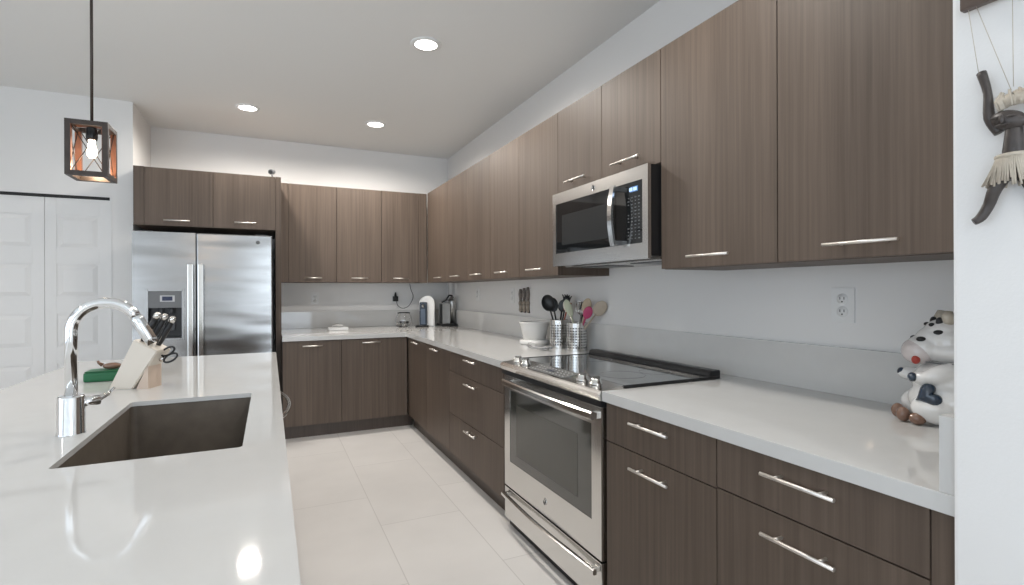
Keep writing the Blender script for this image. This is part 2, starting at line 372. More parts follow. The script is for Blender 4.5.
base_x('brown three-drawer base cabinet just left of the range', 2.694, 3.705,
       [('drawer', 2.71, 3.705, .722, ZCU - .002, .846), ('drawer', 2.71, 3.705, .41, .722, .684), ('drawer', 2.71, 3.705, TK, .41, .368)])
base_x('brown two-door base cabinet on the right wall by the inside corner', 3.705, 4.975,
       [('door', 3.705, 4.33, TK, ZCU - .002, .842), ('door', 4.33, 4.93, TK, ZCU - .002, .842)], fillers=[(4.93, 4.975)])
YB = 4.978
t = thing('base_cabinet', 'brown two-door base cabinet along the back wall beside the refrigerator', 'cabinet', (.65, 5.5, 0))
obj('cabinet_body', box(B(), .098, 1.205, YB + .021, YW - .003, TK, ZCU), CARC, t); obj('toe_kick', box(B(), .098, 1.26, YB + .055, YB + .075, 0, TK), KICK, t)
front_y(t, 'door', YB, .1, .596, TK, ZCU - .002, hz=.826); front_y(t, 'door', YB, .596, 1.205, TK, ZCU - .002, hx=.862, hz=.836)
# ---------------------------------------------------------------- counters and backsplashes
XCE = 1.191; YCE = 4.957
bm = B(); prism(bm, [(XCE, 2.694), (1.840, 2.694), (1.840, 1.7125), (XW - .001, 1.7125), (XW - .001, YW), (.098, YW), (.098, YCE), (XCE, YCE)], (0, 0, ZCU), (1, 0, 0), (0, 1, 0), (0, 0, .04))
single('countertop', bm, QUARTZ, 'white quartz countertop turning the corner behind the range along the back wall', 'countertop', (1.6, 4, ZCU))
bm = B(); box(bm, XCE, XW - .001, .541, 1.712, ZCU, ZCT, .002)
single('countertop', bm, QUARTZ, 'white quartz countertop at the right between the range and the end wall', 'countertop', (1.6, 1.1, ZCU))
ZS = 1.094
single('backsplash', box(B(), XW - .021, XW - .001, .581, YW - .001, ZCT + .0005, ZS), QUARTZ, 'low white quartz backsplash strip running along the right wall', 'backsplash', (XW - .01, 3, ZCT))
single('backsplash', box(B(), .098, XW - .0215, YW - .021, YW - .001, ZCT + .0005, ZS), QUARTZ, 'low white quartz backsplash strip on the back wall beside the refrigerator', 'backsplash', (1, YW - .01, ZCT))
single('backsplash', box(B(), 1.193, XW - .001, .541, .570, ZCT + .0005, ZS - .03, .001), QUARTZ, 'short white quartz side splash against the end wall behind the cow jar', 'backsplash', (1.6, .55, ZCT))

# ---------------------------------------------------------------- island
IX0, IX1, IY0, IY1 = -1.0, .037, .30, 3.763
SX0, SX1, SY0, SY1 = -.455, -.065, 1.50, 2.285
t = thing('kitchen_island', 'large white-topped kitchen island in the left foreground', 'island', (-.48, 2, 0))
def rounded_rect(x0, x1, y0, y1, r, n=5):
    P = []
    for cx, cy, a in ((x1 - r, y1 - r, 0), (x0 + r, y1 - r, 90), (x0 + r, y0 + r, 180), (x1 - r, y0 + r, 270)):
        for k in range(n + 1):
            an = math.radians(a + 90 * k / n); P.append((cx + r * math.cos(an), cy + r * math.sin(an)))
    return P
def slab_hole(bm, x0, x1, y0, y1, hole, z0, z1):
    """slab with a rounded hole: bridge the hole outline to the outer rectangle"""
    n = len(hole); out = []
    cx = sum(p[0] for p in hole) / n; cy = sum(p[1] for p in hole) / n
    q = n // 4; corners = [(x1, y1), (x0, y1), (x0, y0), (x1, y0)]
    for z in (z0, z1):
        H = [bm.verts.new((*p, z)) for p in hole]; C = [bm.verts.new((*p, z)) for p in corners]; out.append((H, C))
        for c in range(4):
            seg = H[c * q:(c + 1) * q]
            for a, b_ in zip(seg, seg[1:]): bm.faces.new((a, b_, C[c]))
            bm.faces.new((seg[-1], H[((c + 1) * q) % n], C[(c + 1) % 4], C[c]))
    (H0, C0), (H1, C1) = out
    for k in range(n): bm.faces.new((H0[k], H0[(k + 1) % n], H1[(k + 1) % n], H1[k]))
    for k in range(4): bm.faces.new((C0[k], C0[(k + 1) % 4], C1[(k + 1) % 4], C1[k]))
hole = rounded_rect(SX0, SX1, SY0, SY1, .012)
bm = B(); slab_hole(bm, IX0, IX1, IY0, IY1, hole, ZCT - .016, ZCT)
for q in ((IX0, IX1, IY0, IY0 + .02), (IX0, IX1, IY1 - .02, IY1), (IX0, IX0 + .02, IY0 + .02, IY1 - .02), (IX1 - .02, IX1, IY0 + .02, IY1 - .02)): box(bm, *q, ZCT - .042, ZCT - .016)
obj('countertop', bm, QUARTZ, t)
bm = B(); slab_hole(bm, IX0 + .25, IX1 - .04, IY0 + .02, IY1 - .03, rounded_rect(SX0 - .03, SX1 + .03, SY0 - .03, SY1 + .03, .012), ZCU - .30, ZCT - .0165)
box(bm, IX0 + .25, IX1 - .04, IY0 + .02, 2.33, TK, ZCU - .302); box(bm, IX0 + .25, IX1 - .04, 3.14, IY1 - .03, TK, ZCU - .302); obj('cabinet_body', bm, WOOD, t)
obj('toe_kick', box(B(), IX0 + .30, IX1 - .09, IY0 + .05, IY1 - .06, 0, TK - .001), KICK, t)
# undermount sink
t = thing('kitchen_sink', 'dark brown rectangular undermount sink set into the island top', 'sink', (-.26, 1.89, .65))
bm = B(); e = .004; zb_ = .665
rin = rounded_rect(SX0 - e, SX1 + e, SY0 - e, SY1 + e, .018); rlow = rounded_rect(SX0 + .004, SX1 - .004, SY0 + .004, SY1 - .004, .02)
rbot = rounded_rect(SX0 + .02, SX1 - .02, SY0 + .02, SY1 - .02, .02); rout = rounded_rect(SX0 - .02, SX1 + .02, SY0 - .02, SY1 + .02, .022)
lays = [(rout, zb_ - .012), (rout, ZCT - .0165), (rin, ZCT - .0165), (rlow, zb_ + .02), (rbot, zb_)]
rings = [[bm.verts.new((*p, z)) for p in L_] for L_, z in lays]
for A, C in zip(rings, rings[1:]):
    for k in range(len(A)): bm.faces.new((A[k], A[(k + 1) % len(A)], C[(k + 1) % len(A)], C[k]))
bm.faces.new(rings[-1]); bm.faces.new(rings[0]); obj('basin', bm, SINKM, t)
bm = B(); lathe(bm, (-.26, 1.89, zb_ + .0005), [(0, .001), (.03, .001), (.038, .004), (.045, .004), (.047, 0)]); obj('drain', bm, STEEL_B, t)
# dishwasher built into the island side
t = thing('dishwasher', 'dishwasher in the island side with a bowed pale handle', 'dishwasher', (-.2, 2.72, 0))
obj('tub', box(B(), -.55, .0, 2.34, 3.13, .125, ZCU - .305), DGREY, t)
d = obj('door', box(B(), .0005, .024, 2.345, 3.125, .12, ZCU - .003, .002), STEEL_H, t)
bm = B(); tube(bm, [(.022 + .062 * math.sin(PI * k / 14) ** .6, 2.40 + .66 * k / 14, .775) for k in range(15)], .010, 10); obj('handle', bm, STEEL_B, d)

# ---------------------------------------------------------------- faucet
FX, FY = -.507, 1.847
t = thing('kitchen_faucet', 'tall chrome gooseneck faucet beside the island sink', 'faucet', (FX, FY, ZCT))
bm = B(); lathe(bm, (FX, FY, ZCT), [(0, 0), (.034, 0), (.034, .003), (.0315, .006), (.0315, .104), (.029, .108), (.020, .109), (.0, .109)], 28); obj('base', bm, CHROME, t)
bm = B(); rr = .080; zr = 1.202; pts = [(FX, FY, ZCT + .105), (FX, FY, zr)]
for k in range(1, 19):
    a = math.radians(152 * k / 18); pts.append((FX + rr - rr * math.cos(a), FY, zr + rr * math.sin(a)))
lx, lz = pts[-1][0], pts[-1][2]; dx, dz = math.sin(math.radians(28)), -math.cos(math.radians(28))
tube(bm, pts, .0150, 16); obj('gooseneck_spout', bm, CHROME, t)
bm = B(); tube(bm, [(lx, FY, lz), (lx + .01 * dx, FY, lz + .01 * dz), (lx + .07 * dx, FY, lz + .07 * dz), (lx + .09 * dx, FY, lz + .09 * dz)], [.0155, .0168, .0172, .015], 16); obj('spray_head', bm, CHROME, t)
bm = B(); tube(bm, [(FX + .02, FY + .01, ZCT + .085), (FX + .055, FY + .035, ZCT + .085)], .014, 14)
tube(bm, [(FX + .052, FY + .033, ZCT + .085), (FX + .058, FY + .12, ZCT + .088), (FX + .06, FY + .17, ZCT + .095)], [.007, .006, .005], 10); obj('lever', bm, CHROME, t)

# ---------------------------------------------------------------- knife block
KO = Vector((-.600, 2.62, ZCT)); KL = Vector((.93, -.367, 0)).normalized(); KN = Vector((.367, .93, 0)).normalized(); UZ = Vector((0, 0, 1))
t = thing('knife_block', 'leaning cream wooden knife block on the island behind the faucet', 'knife block', tuple(KO))
bm = B(); prism(bm, [(0, 0), (.095, 0), (.195, .155), (.10, .205)], KO, KL, UZ, KN * .10)
bmesh.ops.bevel(bm, geom=list(bm.edges), offset=.004, segments=2, affect='EDGES'); obj('slotted_block', bm, BEIGE, t)
bm = B(); prism(bm, [(.108, 0), (.155, 0), (.155, .10), (.150, .090)], KO + KN * .004, KL, UZ, KN * .09); obj('support_foot', bm, BEIGE2, t)
def kpt(l, n, z): return KO + KL * l + KN * n + UZ * z
ax = (KL * .47 + UZ * .88).normalized()
kn_lab = ['black-handled knife with steel cap, leftmost in the knife block', 'black-handled knife with steel cap, middle of the three in the block', 'black-handled knife with steel cap, rightmost and tallest in the block']
for i, (l, n, ln) in enumerate([(.120, .03, .128), (.137, .05, .130), (.158, .070, .128)]):
    p = kpt(l, n, .205 - (l - .10) * .5) - ax * .004
    q = thing('kitchen_knife', kn_lab[i], 'knife', tuple(p), 'knives in the block')
    bm = B(); tube(bm, [p, p + ax * .02, p + ax * ln * .6, p + ax * (ln - .015)], [.009, .0115, .0125, .012], 10); obj('grip', bm, BLACK, q)
    bm = B(); tube(bm, [p + ax * (ln - .016), p + ax * ln, p + ax * (ln + .008)], [.0125, .0130, .009], 12); obj('end_cap', bm, STEEL_B, q)
    side = KN * -.0098; bm = B(); tube(bm, [p + ax * .01 + side, p + ax * (ln - .02) + side], .0018, 6); obj('steel_strip', bm, STEEL_B, q)
q = thing('kitchen_scissors', 'scissors with black loop handles leaning at the knife block right side', 'scissors', tuple(kpt(.19, .04, .11)), None)
ax2 = (KL * .80 + UZ * .45).normalized(); up2 = ax2.cross(KN).normalized()
for s in (-1, 1):
    c = kpt(.182, .05, .118) + ax2 * .035 + up2 * (.015 * s) + KN * (.003 * s); bm = B()
    pts = [c + ax2 * (.030 * math.cos(2 * PI * k / 20)) + up2 * (.014 * math.sin(2 * PI * k / 20)) for k in range(21)]
    tube(bm, pts, .0042, 8, cap=False); obj('finger_loop', bm, BLACK, q)
bm = B(); tube(bm, [kpt(.175, .05, .112), kpt(.182, .05, .118) + ax2 * .01], .007, 8); obj('pivot', bm, STEEL_B, q)
# green box behind
bm = B(); box(bm, -.745, -.56, 2.86, 2.98, ZCT + .0005, ZCT + .042, .01); bm2 = None
t = thing('storage_box', 'small green plastic box behind the knife block on the island', 'box', (-.69, 2.92, ZCT)); obj('tray', bm, GREEN, t)
obj('clear_lid', box(B(), -.74, -.565, 2.865, 2.975, ZCT + .0425, ZCT + .047, .002), GREEN, t)
bm = B(); ell(bm, (-.655, 2.93, ZCT + .062), (.036, .026, .0148)); tube(bm, [(-.69, 2.93, ZCT + .066), (-.705, 2.93, ZCT + .078), (-.708, 2.93, ZCT + .088)], [.009, .006, .005], 8)
single('brown_item', bm, BROWN, 'small brown rounded item lying on top of the green box', 'brush', (-.665, 2.93, ZCT + .047))  # unidentified brown item, modelled as a plain rounded shape

# ---------------------------------------------------------------- refrigerator
FX0, FX1, FYF, FZ = -.978, .020, 4.95, 1.795
SPL = -.546
t = thing('refrigerator', 'stainless side-by-side refrigerator with a water dispenser in its left door', 'refrigerator', (-.47, 5.4, 0))
obj('cabinet_body', box(B(), FX0 + .005, FX1 - .005, FYF + .075, 5.85, .02, FZ - .02, .004), GREY, t)
obj('base_grille', box(B(), FX0 + .02, FX1 - .02, FYF + .05, FYF + .075, .0, .09), BLACK, t)
for x in (FX0 + .03, FX1 - .13): obj('hinge_cover', box(B(), x, x + .1, FYF + .02, FYF + .12, FZ - .019, FZ + .008, .004), DGREY, t)
DP = (-.880, -.640, .935, 1.325)   # dispenser rectangle x0,x1,z0,z1
bm = B()
def fdoor(bm, x0, x1, hole=None):
    y0, y1 = FYF, FYF + .068
    if hole is None: box(bm, x0, x1, y0, y1, .1, FZ, .008); return
    a, b_, c, d_ = hole
    # front ring bridged around the hole, cavity behind
    tt = bmesh.new(); H = [(b_, d_), (a, d_), (a, c), (b_, c)]
    slab_hole(tt, x0, x1, .1, FZ, [H[0]] * 1 + [H[1]] * 1 + [H[2]] * 1 + [H[3]] * 1, 0, .068)
    M_ = Matrix(((1, 0, 0, 0), (0, 0, 1, y0), (0, 1, 0, 0), (0, 0, 0, 1))); merge(bm, tt, M_)
fdoor(bm, FX0, SPL - .004, DP); d1 = obj('door', bm, STEEL_F, t)
bm = B(); fdoor(bm, SPL + .004, FX1); d2 = obj('door', bm, STEEL_F, t)
def slab_handle(parent, x0, x1):
    bm = B(); box(bm, x0, x1, FYF - .055, FYF - .034, .60, 1.54, .006)
    for z in (.62, 1.50): box(bm, x0 + .004, x1 - .004, FYF - .036, FYF, z - .015, z + .03, .002)
    obj('handle', bm, STEEL_B, parent)
slab_handle(d1, -.602, -.562); slab_handle(d2, -.530, -.490)
a, b_, c, d_ = DP
bm = B(); g = .012
for (x0, x1, z0, z1) in ((a - g, a + .006, c - g, d_ + g), (b_ - .006, b_ + g, c - g, d_ + g), (a, b_, c - g, c + .006), (a, b_, d_ - .006, d_ + g)): box(bm, x0, x1, FYF - .006, FYF + .004, z0, z1, .002)
obj('dispenser_frame', bm, STEEL_F, d1)
obj('control_panel', box(B(), a + .006, b_ - .006, FYF - .003, FYF + .06, 1.185, d_ - .006, .002), GREY, d1)
obj('display', box(B(), a + .085, b_ - .055, FYF - .0045, FYF - .0025, 1.235, 1.285), PRINT, d1)
obj('display_screen', box(B(), a + .10, b_ - .07, FYF - .0055, FYF - .004, 1.243, 1.277), LCDBG, d1)
bm = B(); box(bm, a, b_, FYF + .055, FYF + .064, c, 1.185); box(bm, a, a + .004, FYF + .004, FYF + .06, c, 1.185); box(bm, b_ - .004, b_, FYF + .004, FYF + .06, c, 1.185); box(bm, a, b_, FYF + .004, FYF + .06, c, c + .012); obj('dispenser_recess', bm, BLACK, d1)
bm = B(); tube(bm, [(-.79, FYF + .03, 1.185), (-.79, FYF + .03, 1.13)], .014, 12); box(bm, -.81, -.77, FYF + .035, FYF + .045, 1.02, 1.12, .004)
tube(bm, [(-.72, FYF + .03, 1.185), (-.72, FYF + .03, 1.14)], .018, 12); box(bm, -.74, -.70, FYF + .035, FYF + .045, 1.0, 1.12, .004); obj('dispenser_nozzles', bm, DGREY, d1)
bm = B(); lathe(bm, (-.09, FYF - .0005, 1.735), [(0, .002), (.014, .002), (.016, .0)], 20, (0, -1, 0)); obj('round_emblem', bm, GREY, d2)

# ---------------------------------------------------------------- microwave
MX, MY0, MY1, MZ0, MZ1 = 1.522, 1.83, 2.685, 1.455, 1.878
t = thing('microwave_oven', 'stainless over-range microwave mounted under the short cabinet', 'microwave', (1.7, 2.26, MZ0))
obj('casing', box(B(), MX + .0190, XW, MY0 + .004, MY1 - .004, MZ0 + .012, MZ1, .002), BLACK, t)
bm = B(); box(bm, MX + .08, XW, MY0 + .01, MY1 - .01, MZ0 - .004, MZ0 + .0115, .001); obj('underside_grille', bm, STEEL_H, t)
for y in (1.90, 2.36): obj('grease_filter', box(B(), MX + .15, MX + .34, y, y + .25, MZ0 - .008, MZ0 - .0045, .001), DGREY, t)
# stainless face: ring around the glass
bm = B(); gy0, gy1, gz0, gz1 = 1.868, 2.648, 1.528, 1.815
tt = bmesh.new(); slab_hole(tt, MY0, MY1, MZ0, MZ1, [(gy1, gz1), (gy0, gz1), (gy0, gz0), (gy1, gz0)], 0, .018)
merge(bm, tt, Matrix(((0, 0, 1, MX), (1, 0, 0, 0), (0, 1, 0, 0), (0, 0, 0, 1)))); fr = obj('door_frame', bm, STEEL_H, t)
obj('door_glass', box(B(), MX + .002, MX + .0185, 2.07, gy1, gz0, gz1), BLACKGL, t)
bm = B(); box(bm, MX + .001, MX + .002, 2.13, 2.58, gz0 + .045, gz1 - .07); obj('viewing_window', bm, mat('microwave_window_mesh', (.035, .037, .038), .12, noise=.3, nscale=300), t)
cp = obj('control_panel', box(B(), MX + .0015, MX + .0185, gy0, 2.066, gz0, gz1), BLACKGL, t)
obj('display', box(B(), MX - .0003, MX + .0015, 1.90, 1.955, 1.768, 1.792), BLUELCD, cp)
bm = B()
for (dy, ln) in ((1.955, .008), (1.942, .008), (1.925, .008), (1.912, .008)):
    box(bm, MX - .0012, MX - .0002, dy - .0045, dy + .0045, 1.772, 1.788)
obj('display_digits', bm, mat('lit_digits', (.6, .75, 1), .4, emis=(.4, .6, .9), estr=.6), cp)
bm = B(); random.seed(3)
for r in range(13):
    z = 1.742 - r * .0158
    for cidx in range(4):
        if r in (3, 4, 8) and cidx == 3: continue
        y = 1.892 + cidx * .0255 + random.uniform(-.001, .001); wd = random.choice((.006, .009, .012)); box(bm, MX - .0002, MX + .0015, y - wd / 2, y + wd / 2, z - .0022, z + .0022)
obj('key_markings', bm, mat('dim_grey_printing', (.15, .155, .16), .5, noise=.05), cp)
bm = B()
pts = [(MX - .045 - .018 * math.sin(PI * k / 12), 2.035, 1.525 + .285 * k / 12) for k in range(13)]
for k in range(12):
    pass
V = [[bm.verts.new((p[0] + dx_, 2.035 + dy_, p[2])) for dx_, dy_ in ((0, -.016), (0, .016), (.012, .016), (.012, -.016))] for p in pts]
for A, C in zip(V, V[1:]):
    for k in range(4): bm.faces.new((A[k], A[(k + 1) % 4], C[(k + 1) % 4], C[k]))
bm.faces.new(V[0]); bm.faces.new(V[-1]); box(bm, MX - .04, MX + .002, 2.025, 2.045, 1.53, 1.55); box(bm, MX - .04, MX + .002, 2.025, 2.045, 1.785, 1.805)
obj('handle', bm, STEEL_B, fr)
def emblem(parent, c, axis, r, name='round_emblem'):
    c = Vector(c); axis = Vector(axis)
    bm = B(); lathe(bm, c, [(0, .0012), (r * .86, .0012), (r * .9, .0024), (r, .0024), (r, 0)], 24, axis); e_ = obj(name, bm, STEEL_B, parent)
    cu_ = bpy.data.curves.new('lettering', 'FONT'); cu_.body = 'GE'; cu_.size = r * 1.25; cu_.align_x = 'CENTER'; cu_.align_y = 'CENTER'; cu_.extrude = .0004
    to = bpy.data.objects.new('tmp_text', cu_); COL.objects.link(to); bpy.context.view_layer.update()
    me = bpy.data.meshes.new_from_object(to.evaluated_get(bpy.context.evaluated_depsgraph_get())); bpy.data.objects.remove(to)
    # text plane: readable from -x side: text +x -> world -y
    Mx = Matrix.Translation(c + axis * .0016 - Vector(parent.get('_o', (0, 0, 0)))) @ Matrix(((0, 0, -1, 0), (-1, 0, 0, 0), (0, 1, 0, 0), (0, 0, 0, 1)))
    me.transform(Mx); me.materials.append(DGREY); lo = bpy.data.objects.new('lettering', me); COL.objects.link(lo); lo.parent = parent
emblem(fr, (MX, 2.26, 1.846), (-1, 0, 0), .016)

# ---------------------------------------------------------------- range
RY0, RY1 = 1.716, 2.690; RX = 1.196
t = thing('electric_range', 'slide-in stainless electric range with a black glass cooktop', 'range', (1.55, 2.2, 0))
bm = B(); box(bm, RX + .05, 1.836, RY0 + .002, RY1 - .002, .02, .868); obj('range_body', bm, BLACK, t)
# control deck: sloping front
bm = B(); prism(bm, [(1.188, .872), (1.178, .898), (1.190, .911), (1.31, .9255), (1.31, .872)], (0, RY0 + .001, 0), (1, 0, 0), (0, 0, 1), (0, RY1 - RY0 - .002, 0))
bmesh.ops.bevel(bm, geom=list(bm.edges), offset=.003, segments=2, affect='EDGES'); cd = obj('control_deck', bm, STEEL_B, t)
def deckz(x): return .911 + .0145 * (x - 1.190) / .12
bm = B(); prism(bm, [(1.208, deckz(1.208) + .0004), (1.300, deckz(1.300) + .0004), (1.300, deckz(1.300) + .0016), (1.208, deckz(1.208) + .0016)], (0, 2.045, 0), (1, 0, 0), (0, 0, 1), (0, .36, 0)); obj('touch_panel', bm, mat('grey_touch_panel', (.20, .20, .195), .2, noise=.05), cd)
bm = B()
for r in range(3):
    for cidx in range(11):
        x = 1.225 + r * .026; y = 2.07 + cidx * .030
        if r == 1 and 4 <= cidx <= 6: continue
        box(bm, x, x + .004, y, y + .012, deckz(x) + .0012, deckz(x) + .0022)
obj('key_markings', bm, PRINT, cd)
bm = B(); box(bm, 1.243, 1.268, 2.19, 2.262, deckz(1.25) + .0014, deckz(1.25) + .0026); obj('display', bm, LCDBG, cd)
for y in (1.84, 1.945, 2.505, 2.60):
    bm = B(); x = 1.25; z = deckz(x)
    lathe(bm, (x, y, z - .001), [(0, 0), (.030, 0), (.030, .006), (.0235, .008), (.0235, .022), (.021, .025), (0, .025)], 24); kn = obj('knob', bm, STEEL_B, cd)
    bm = B(); box(bm, x - .020, x + .020, y - .005, y + .005, z + .0235, z + .031, .002); obj('knob_grip', bm, STEEL_B, kn)
# cooktop
bm = B(); box(bm, 1.311, 1.80, RY0 + .004, RY1 - .004, .9145, .9245, .002); ct = obj('glass_cooktop', bm, MIRROR, t)
for y in (RY0 - .002, RY1 - .005): obj('cooktop_edge_trim', box(B(), 1.30, 1.83, y, y + .007, .9155, .927, .002), BLACK, t)
for cx_, cy_, r_ in ((1.47, 1.95, .105), (1.47, 2.46, .085), (1.66, 1.95, .075), (1.66, 2.46, .10)):
    bm = B()
    lathe(bm, (cx_, cy_, .9246), [(r_, 0), (r_, .0003), (r_ - .002, .0003), (r_ - .002, 0)], 48); obj('burner_ring', bm, DGREY, ct)
bm = B(); prism(bm, [(1.772, .9252), (1.777, .944), (1.788, .952), (1.838, .952), (1.838, .9155), (1.81, .9155), (1.81, .9252)], (0, RY0 + .003, 0), (1, 0, 0), (0, 0, 1), (0, RY1 - RY0 - .006, 0)); bmesh.ops.bevel(bm, geom=list(bm.edges), offset=.003, segments=2, affect='EDGES'); obj('rear_vent_trim', bm, BLACK, t)
bm = B(); box(bm, 1.800, 1.822, RY0 + .12, RY1 - .12, .9522, .9532); obj('vent_slot', bm, DGREY, t)
# vent gap above the door and oven door
bm = B(); box(bm, RX - .005, RX + .03, RY0 + .004, RY1 - .004, .848, .871); obj('vent_strip', bm, BLACK, t)
ox = RX - .002; oy0, oy1, oz0, oz1 = RY0 + .006, RY1 - .03, .232, .845
wy0, wy1, wz0, wz1 = RY0 + .075, RY1 - .10, .375, .768
bm = B(); tt = bmesh.new(); slab_hole(tt, oy0, oy1, oz0, oz1, [(wy1, wz1), (wy0, wz1), (wy0, wz0), (wy1, wz0)], 0, .05)
merge(bm, tt, Matrix(((0, 0, 1, ox), (1, 0, 0, 0), (0, 1, 0, 0), (0, 0, 0, 1)))); od = obj('oven_door', bm, STEEL_B, t)
obj('oven_window', box(B(), ox + .002, ox + .045, wy0, wy1, wz0, wz1), OVENGL, od)
obj('inner_window', box(B(), ox + .0008, ox + .002, wy0 + .11, wy1 - .08, wz0 + .05, wz1 - .07), mat('inner_oven_glass', (.085, .083, .072), .12, noise=.1, nscale=5, spec=.7), od)
bm = B()
for k in range(6):
    y = oy0 + .1 + k * .14; box(bm, ox + .008, ox + .03, y, y + .09, oz1 + .0003, oz1 + .0022)
obj('door_vents', bm, BLACK, od)
def bowed_bar(parent, y0, y1, z, x0, bow, h, th, name='handle', m=STEEL_B, n=16):
    bm = B(); V = []
    for k in range(n + 1):
        s = k / n; y = y0 + (y1 - y0) * s; x = x0 - bow * math.sin(PI * s)
        V.append([bm.verts.new(p) for p in ((x, y, z - h / 2), (x - th * .5, y, z - h * .3), (x - th * .5, y, z + h * .3), (x, y, z + h / 2), (x + th, y, z + h / 2), (x + th, y, z - h / 2))])
    for A, C in zip(V, V[1:]):
        for k in range(6): bm.faces.new((A[k], A[(k + 1) % 6], C[(k + 1) % 6], C[k]))
    bm.faces.new(V[0]); bm.faces.new(V[-1])
    return bm
bm = bowed_bar(od, RY0 + .012, RY1 - .09, .815, ox - .040, .012, .034, .012)
for y in (RY0 + .02, RY1 - .13): box(bm, ox - .036, ox + .001, y, y + .03, .799, .825, .003)
obj('handle', bm, STEEL_B, od)
emblem(od, (ox, 2.19, .30), (-1, 0, 0), .017)
dr = obj('storage_drawer', box(B(), ox, ox + .05, oy0, oy1, .05, .222, .004), STEEL_B, t)
bm = bowed_bar(dr, RY0 + .02, RY1 - .05, .188, ox - .026, .018, .024, .012)
for y in (RY0 + .03, RY1 - .09): box(bm, ox - .022, ox + .001, y, y + .03, .178, .198, .003)
obj('handle', bm, STEEL_B, dr)
obj('toe_grille', box(B(), ox + .03, ox + .05, oy0, oy1, .0, .045), BLACK, t)

# ---------------------------------------------------------------- outlets
def outlet_x(y, z, label, wdt=.088, hgt=.132, sock=True):
    x = XW
    t = thing('wall_outlet', label, 'outlet', (x, y, z)); obj('cover_plate', box(B(), x - .006, x, y - wdt / 2, y + wdt / 2, z - hgt / 2, z + hgt / 2, .002), MWHITE, t)
    for s in (-1, 1):
        bm = B(); lathe(bm, (x - .006, y, z + s * hgt * .18), [(0, .003), (.020, .003), (.021, 0)], 20, (-1, 0, 0)); sk = obj('socket', bm, MWHITE, t)
        bm = B(); zz = z + s * hgt * .18
        box(bm, x - .0098, x - .009, y - .009, y - .0065, zz - .002, zz + .008); box(bm, x - .0098, x - .009, y + .0065, y + .009, zz - .002, zz + .008)
        lathe(bm, (x - .009, y, zz - .010), [(0, .0008), (.003, .0008), (.003, 0)], 10, (-1, 0, 0)); obj('slots', bm, BLACK, sk)
    return t
outlet_x(1.25, 1.253, 'white duplex wall outlet on the right wall above the near counter')
outlet_x(4.20, 1.268, 'white wall outlet faint on the right wall beside the three mottled utensils')
outlet_x(5.06, 1.275, 'white wall outlet on the right wall toward the coffee machines corner')
def outlet_y(x, z, label):
    y = YW
    t = thing('wall_outlet', label, 'outlet', (x, y, z)); obj('cover_plate', box(B(), x - .04, x + .04, y - .006, y, z - .066, z + .066, .002), MWHITE, t)
    for s in (-1, 1):
        bm = B(); lathe(bm, (x, y - .006, z + s * .024), [(0, .003), (.018, .003), (.019, 0)], 16, (0, -1, 0)); obj('socket', bm, MWHITE, t)
outlet_y(.45, 1.235, 'white wall outlet on the back wall nearest the refrigerator')
outlet_y(1.325, 1.235, 'white wall outlet on the back wall behind the black plug adapter')

# ---------------------------------------------------------------- plug, cord
t = thing('power_adapter', 'black plug adapter with a thin cord in the back wall outlet', 'adapter', (1.325, YW - .01, 1.235))
bm = B(); box(bm, 1.295, 1.355, YW - .045, YW - .0095, 1.195, 1.255, .006); lathe(bm, (1.325, YW - .028, 1.25), [(.018, 0), (.012, .03), (.006, .05), (0, .052)], 14); obj('adapter_body', bm, BLACK, t)
bm = B(); P = [(1.335, YW - .05, 1.20), (1.345, YW - .05, 1.15), (1.40, YW - .045, 1.115), (1.47, YW - .04, 1.135), (1.515, YW - .04, 1.20), (1.53, YW - .04, 1.26), (1.505, YW - .04, 1.33), (1.49, YW - .04, 1.402)]
def smoothp(P, n=6):
    P = [Vector(p) for p in P]; out = []
    for i in range(len(P) - 1):
        a, b_, c_, d__ = P[max(i - 1, 0)], P[i], P[i + 1], P[min(i + 2, len(P) - 1)]
        for k in range(n):
            s = k / n; out.append(.5 * ((2 * b_) + (-a + c_) * s + (2 * a - 5 * b_ + 4 * c_ - d__) * s * s + (-a + 3 * b_ - 3 * c_ + d__) * s ** 3))
    out.append(P[-1]); return out
tube(bm, smoothp(P), .0035, 6); obj('cord', bm, BLACK, t)

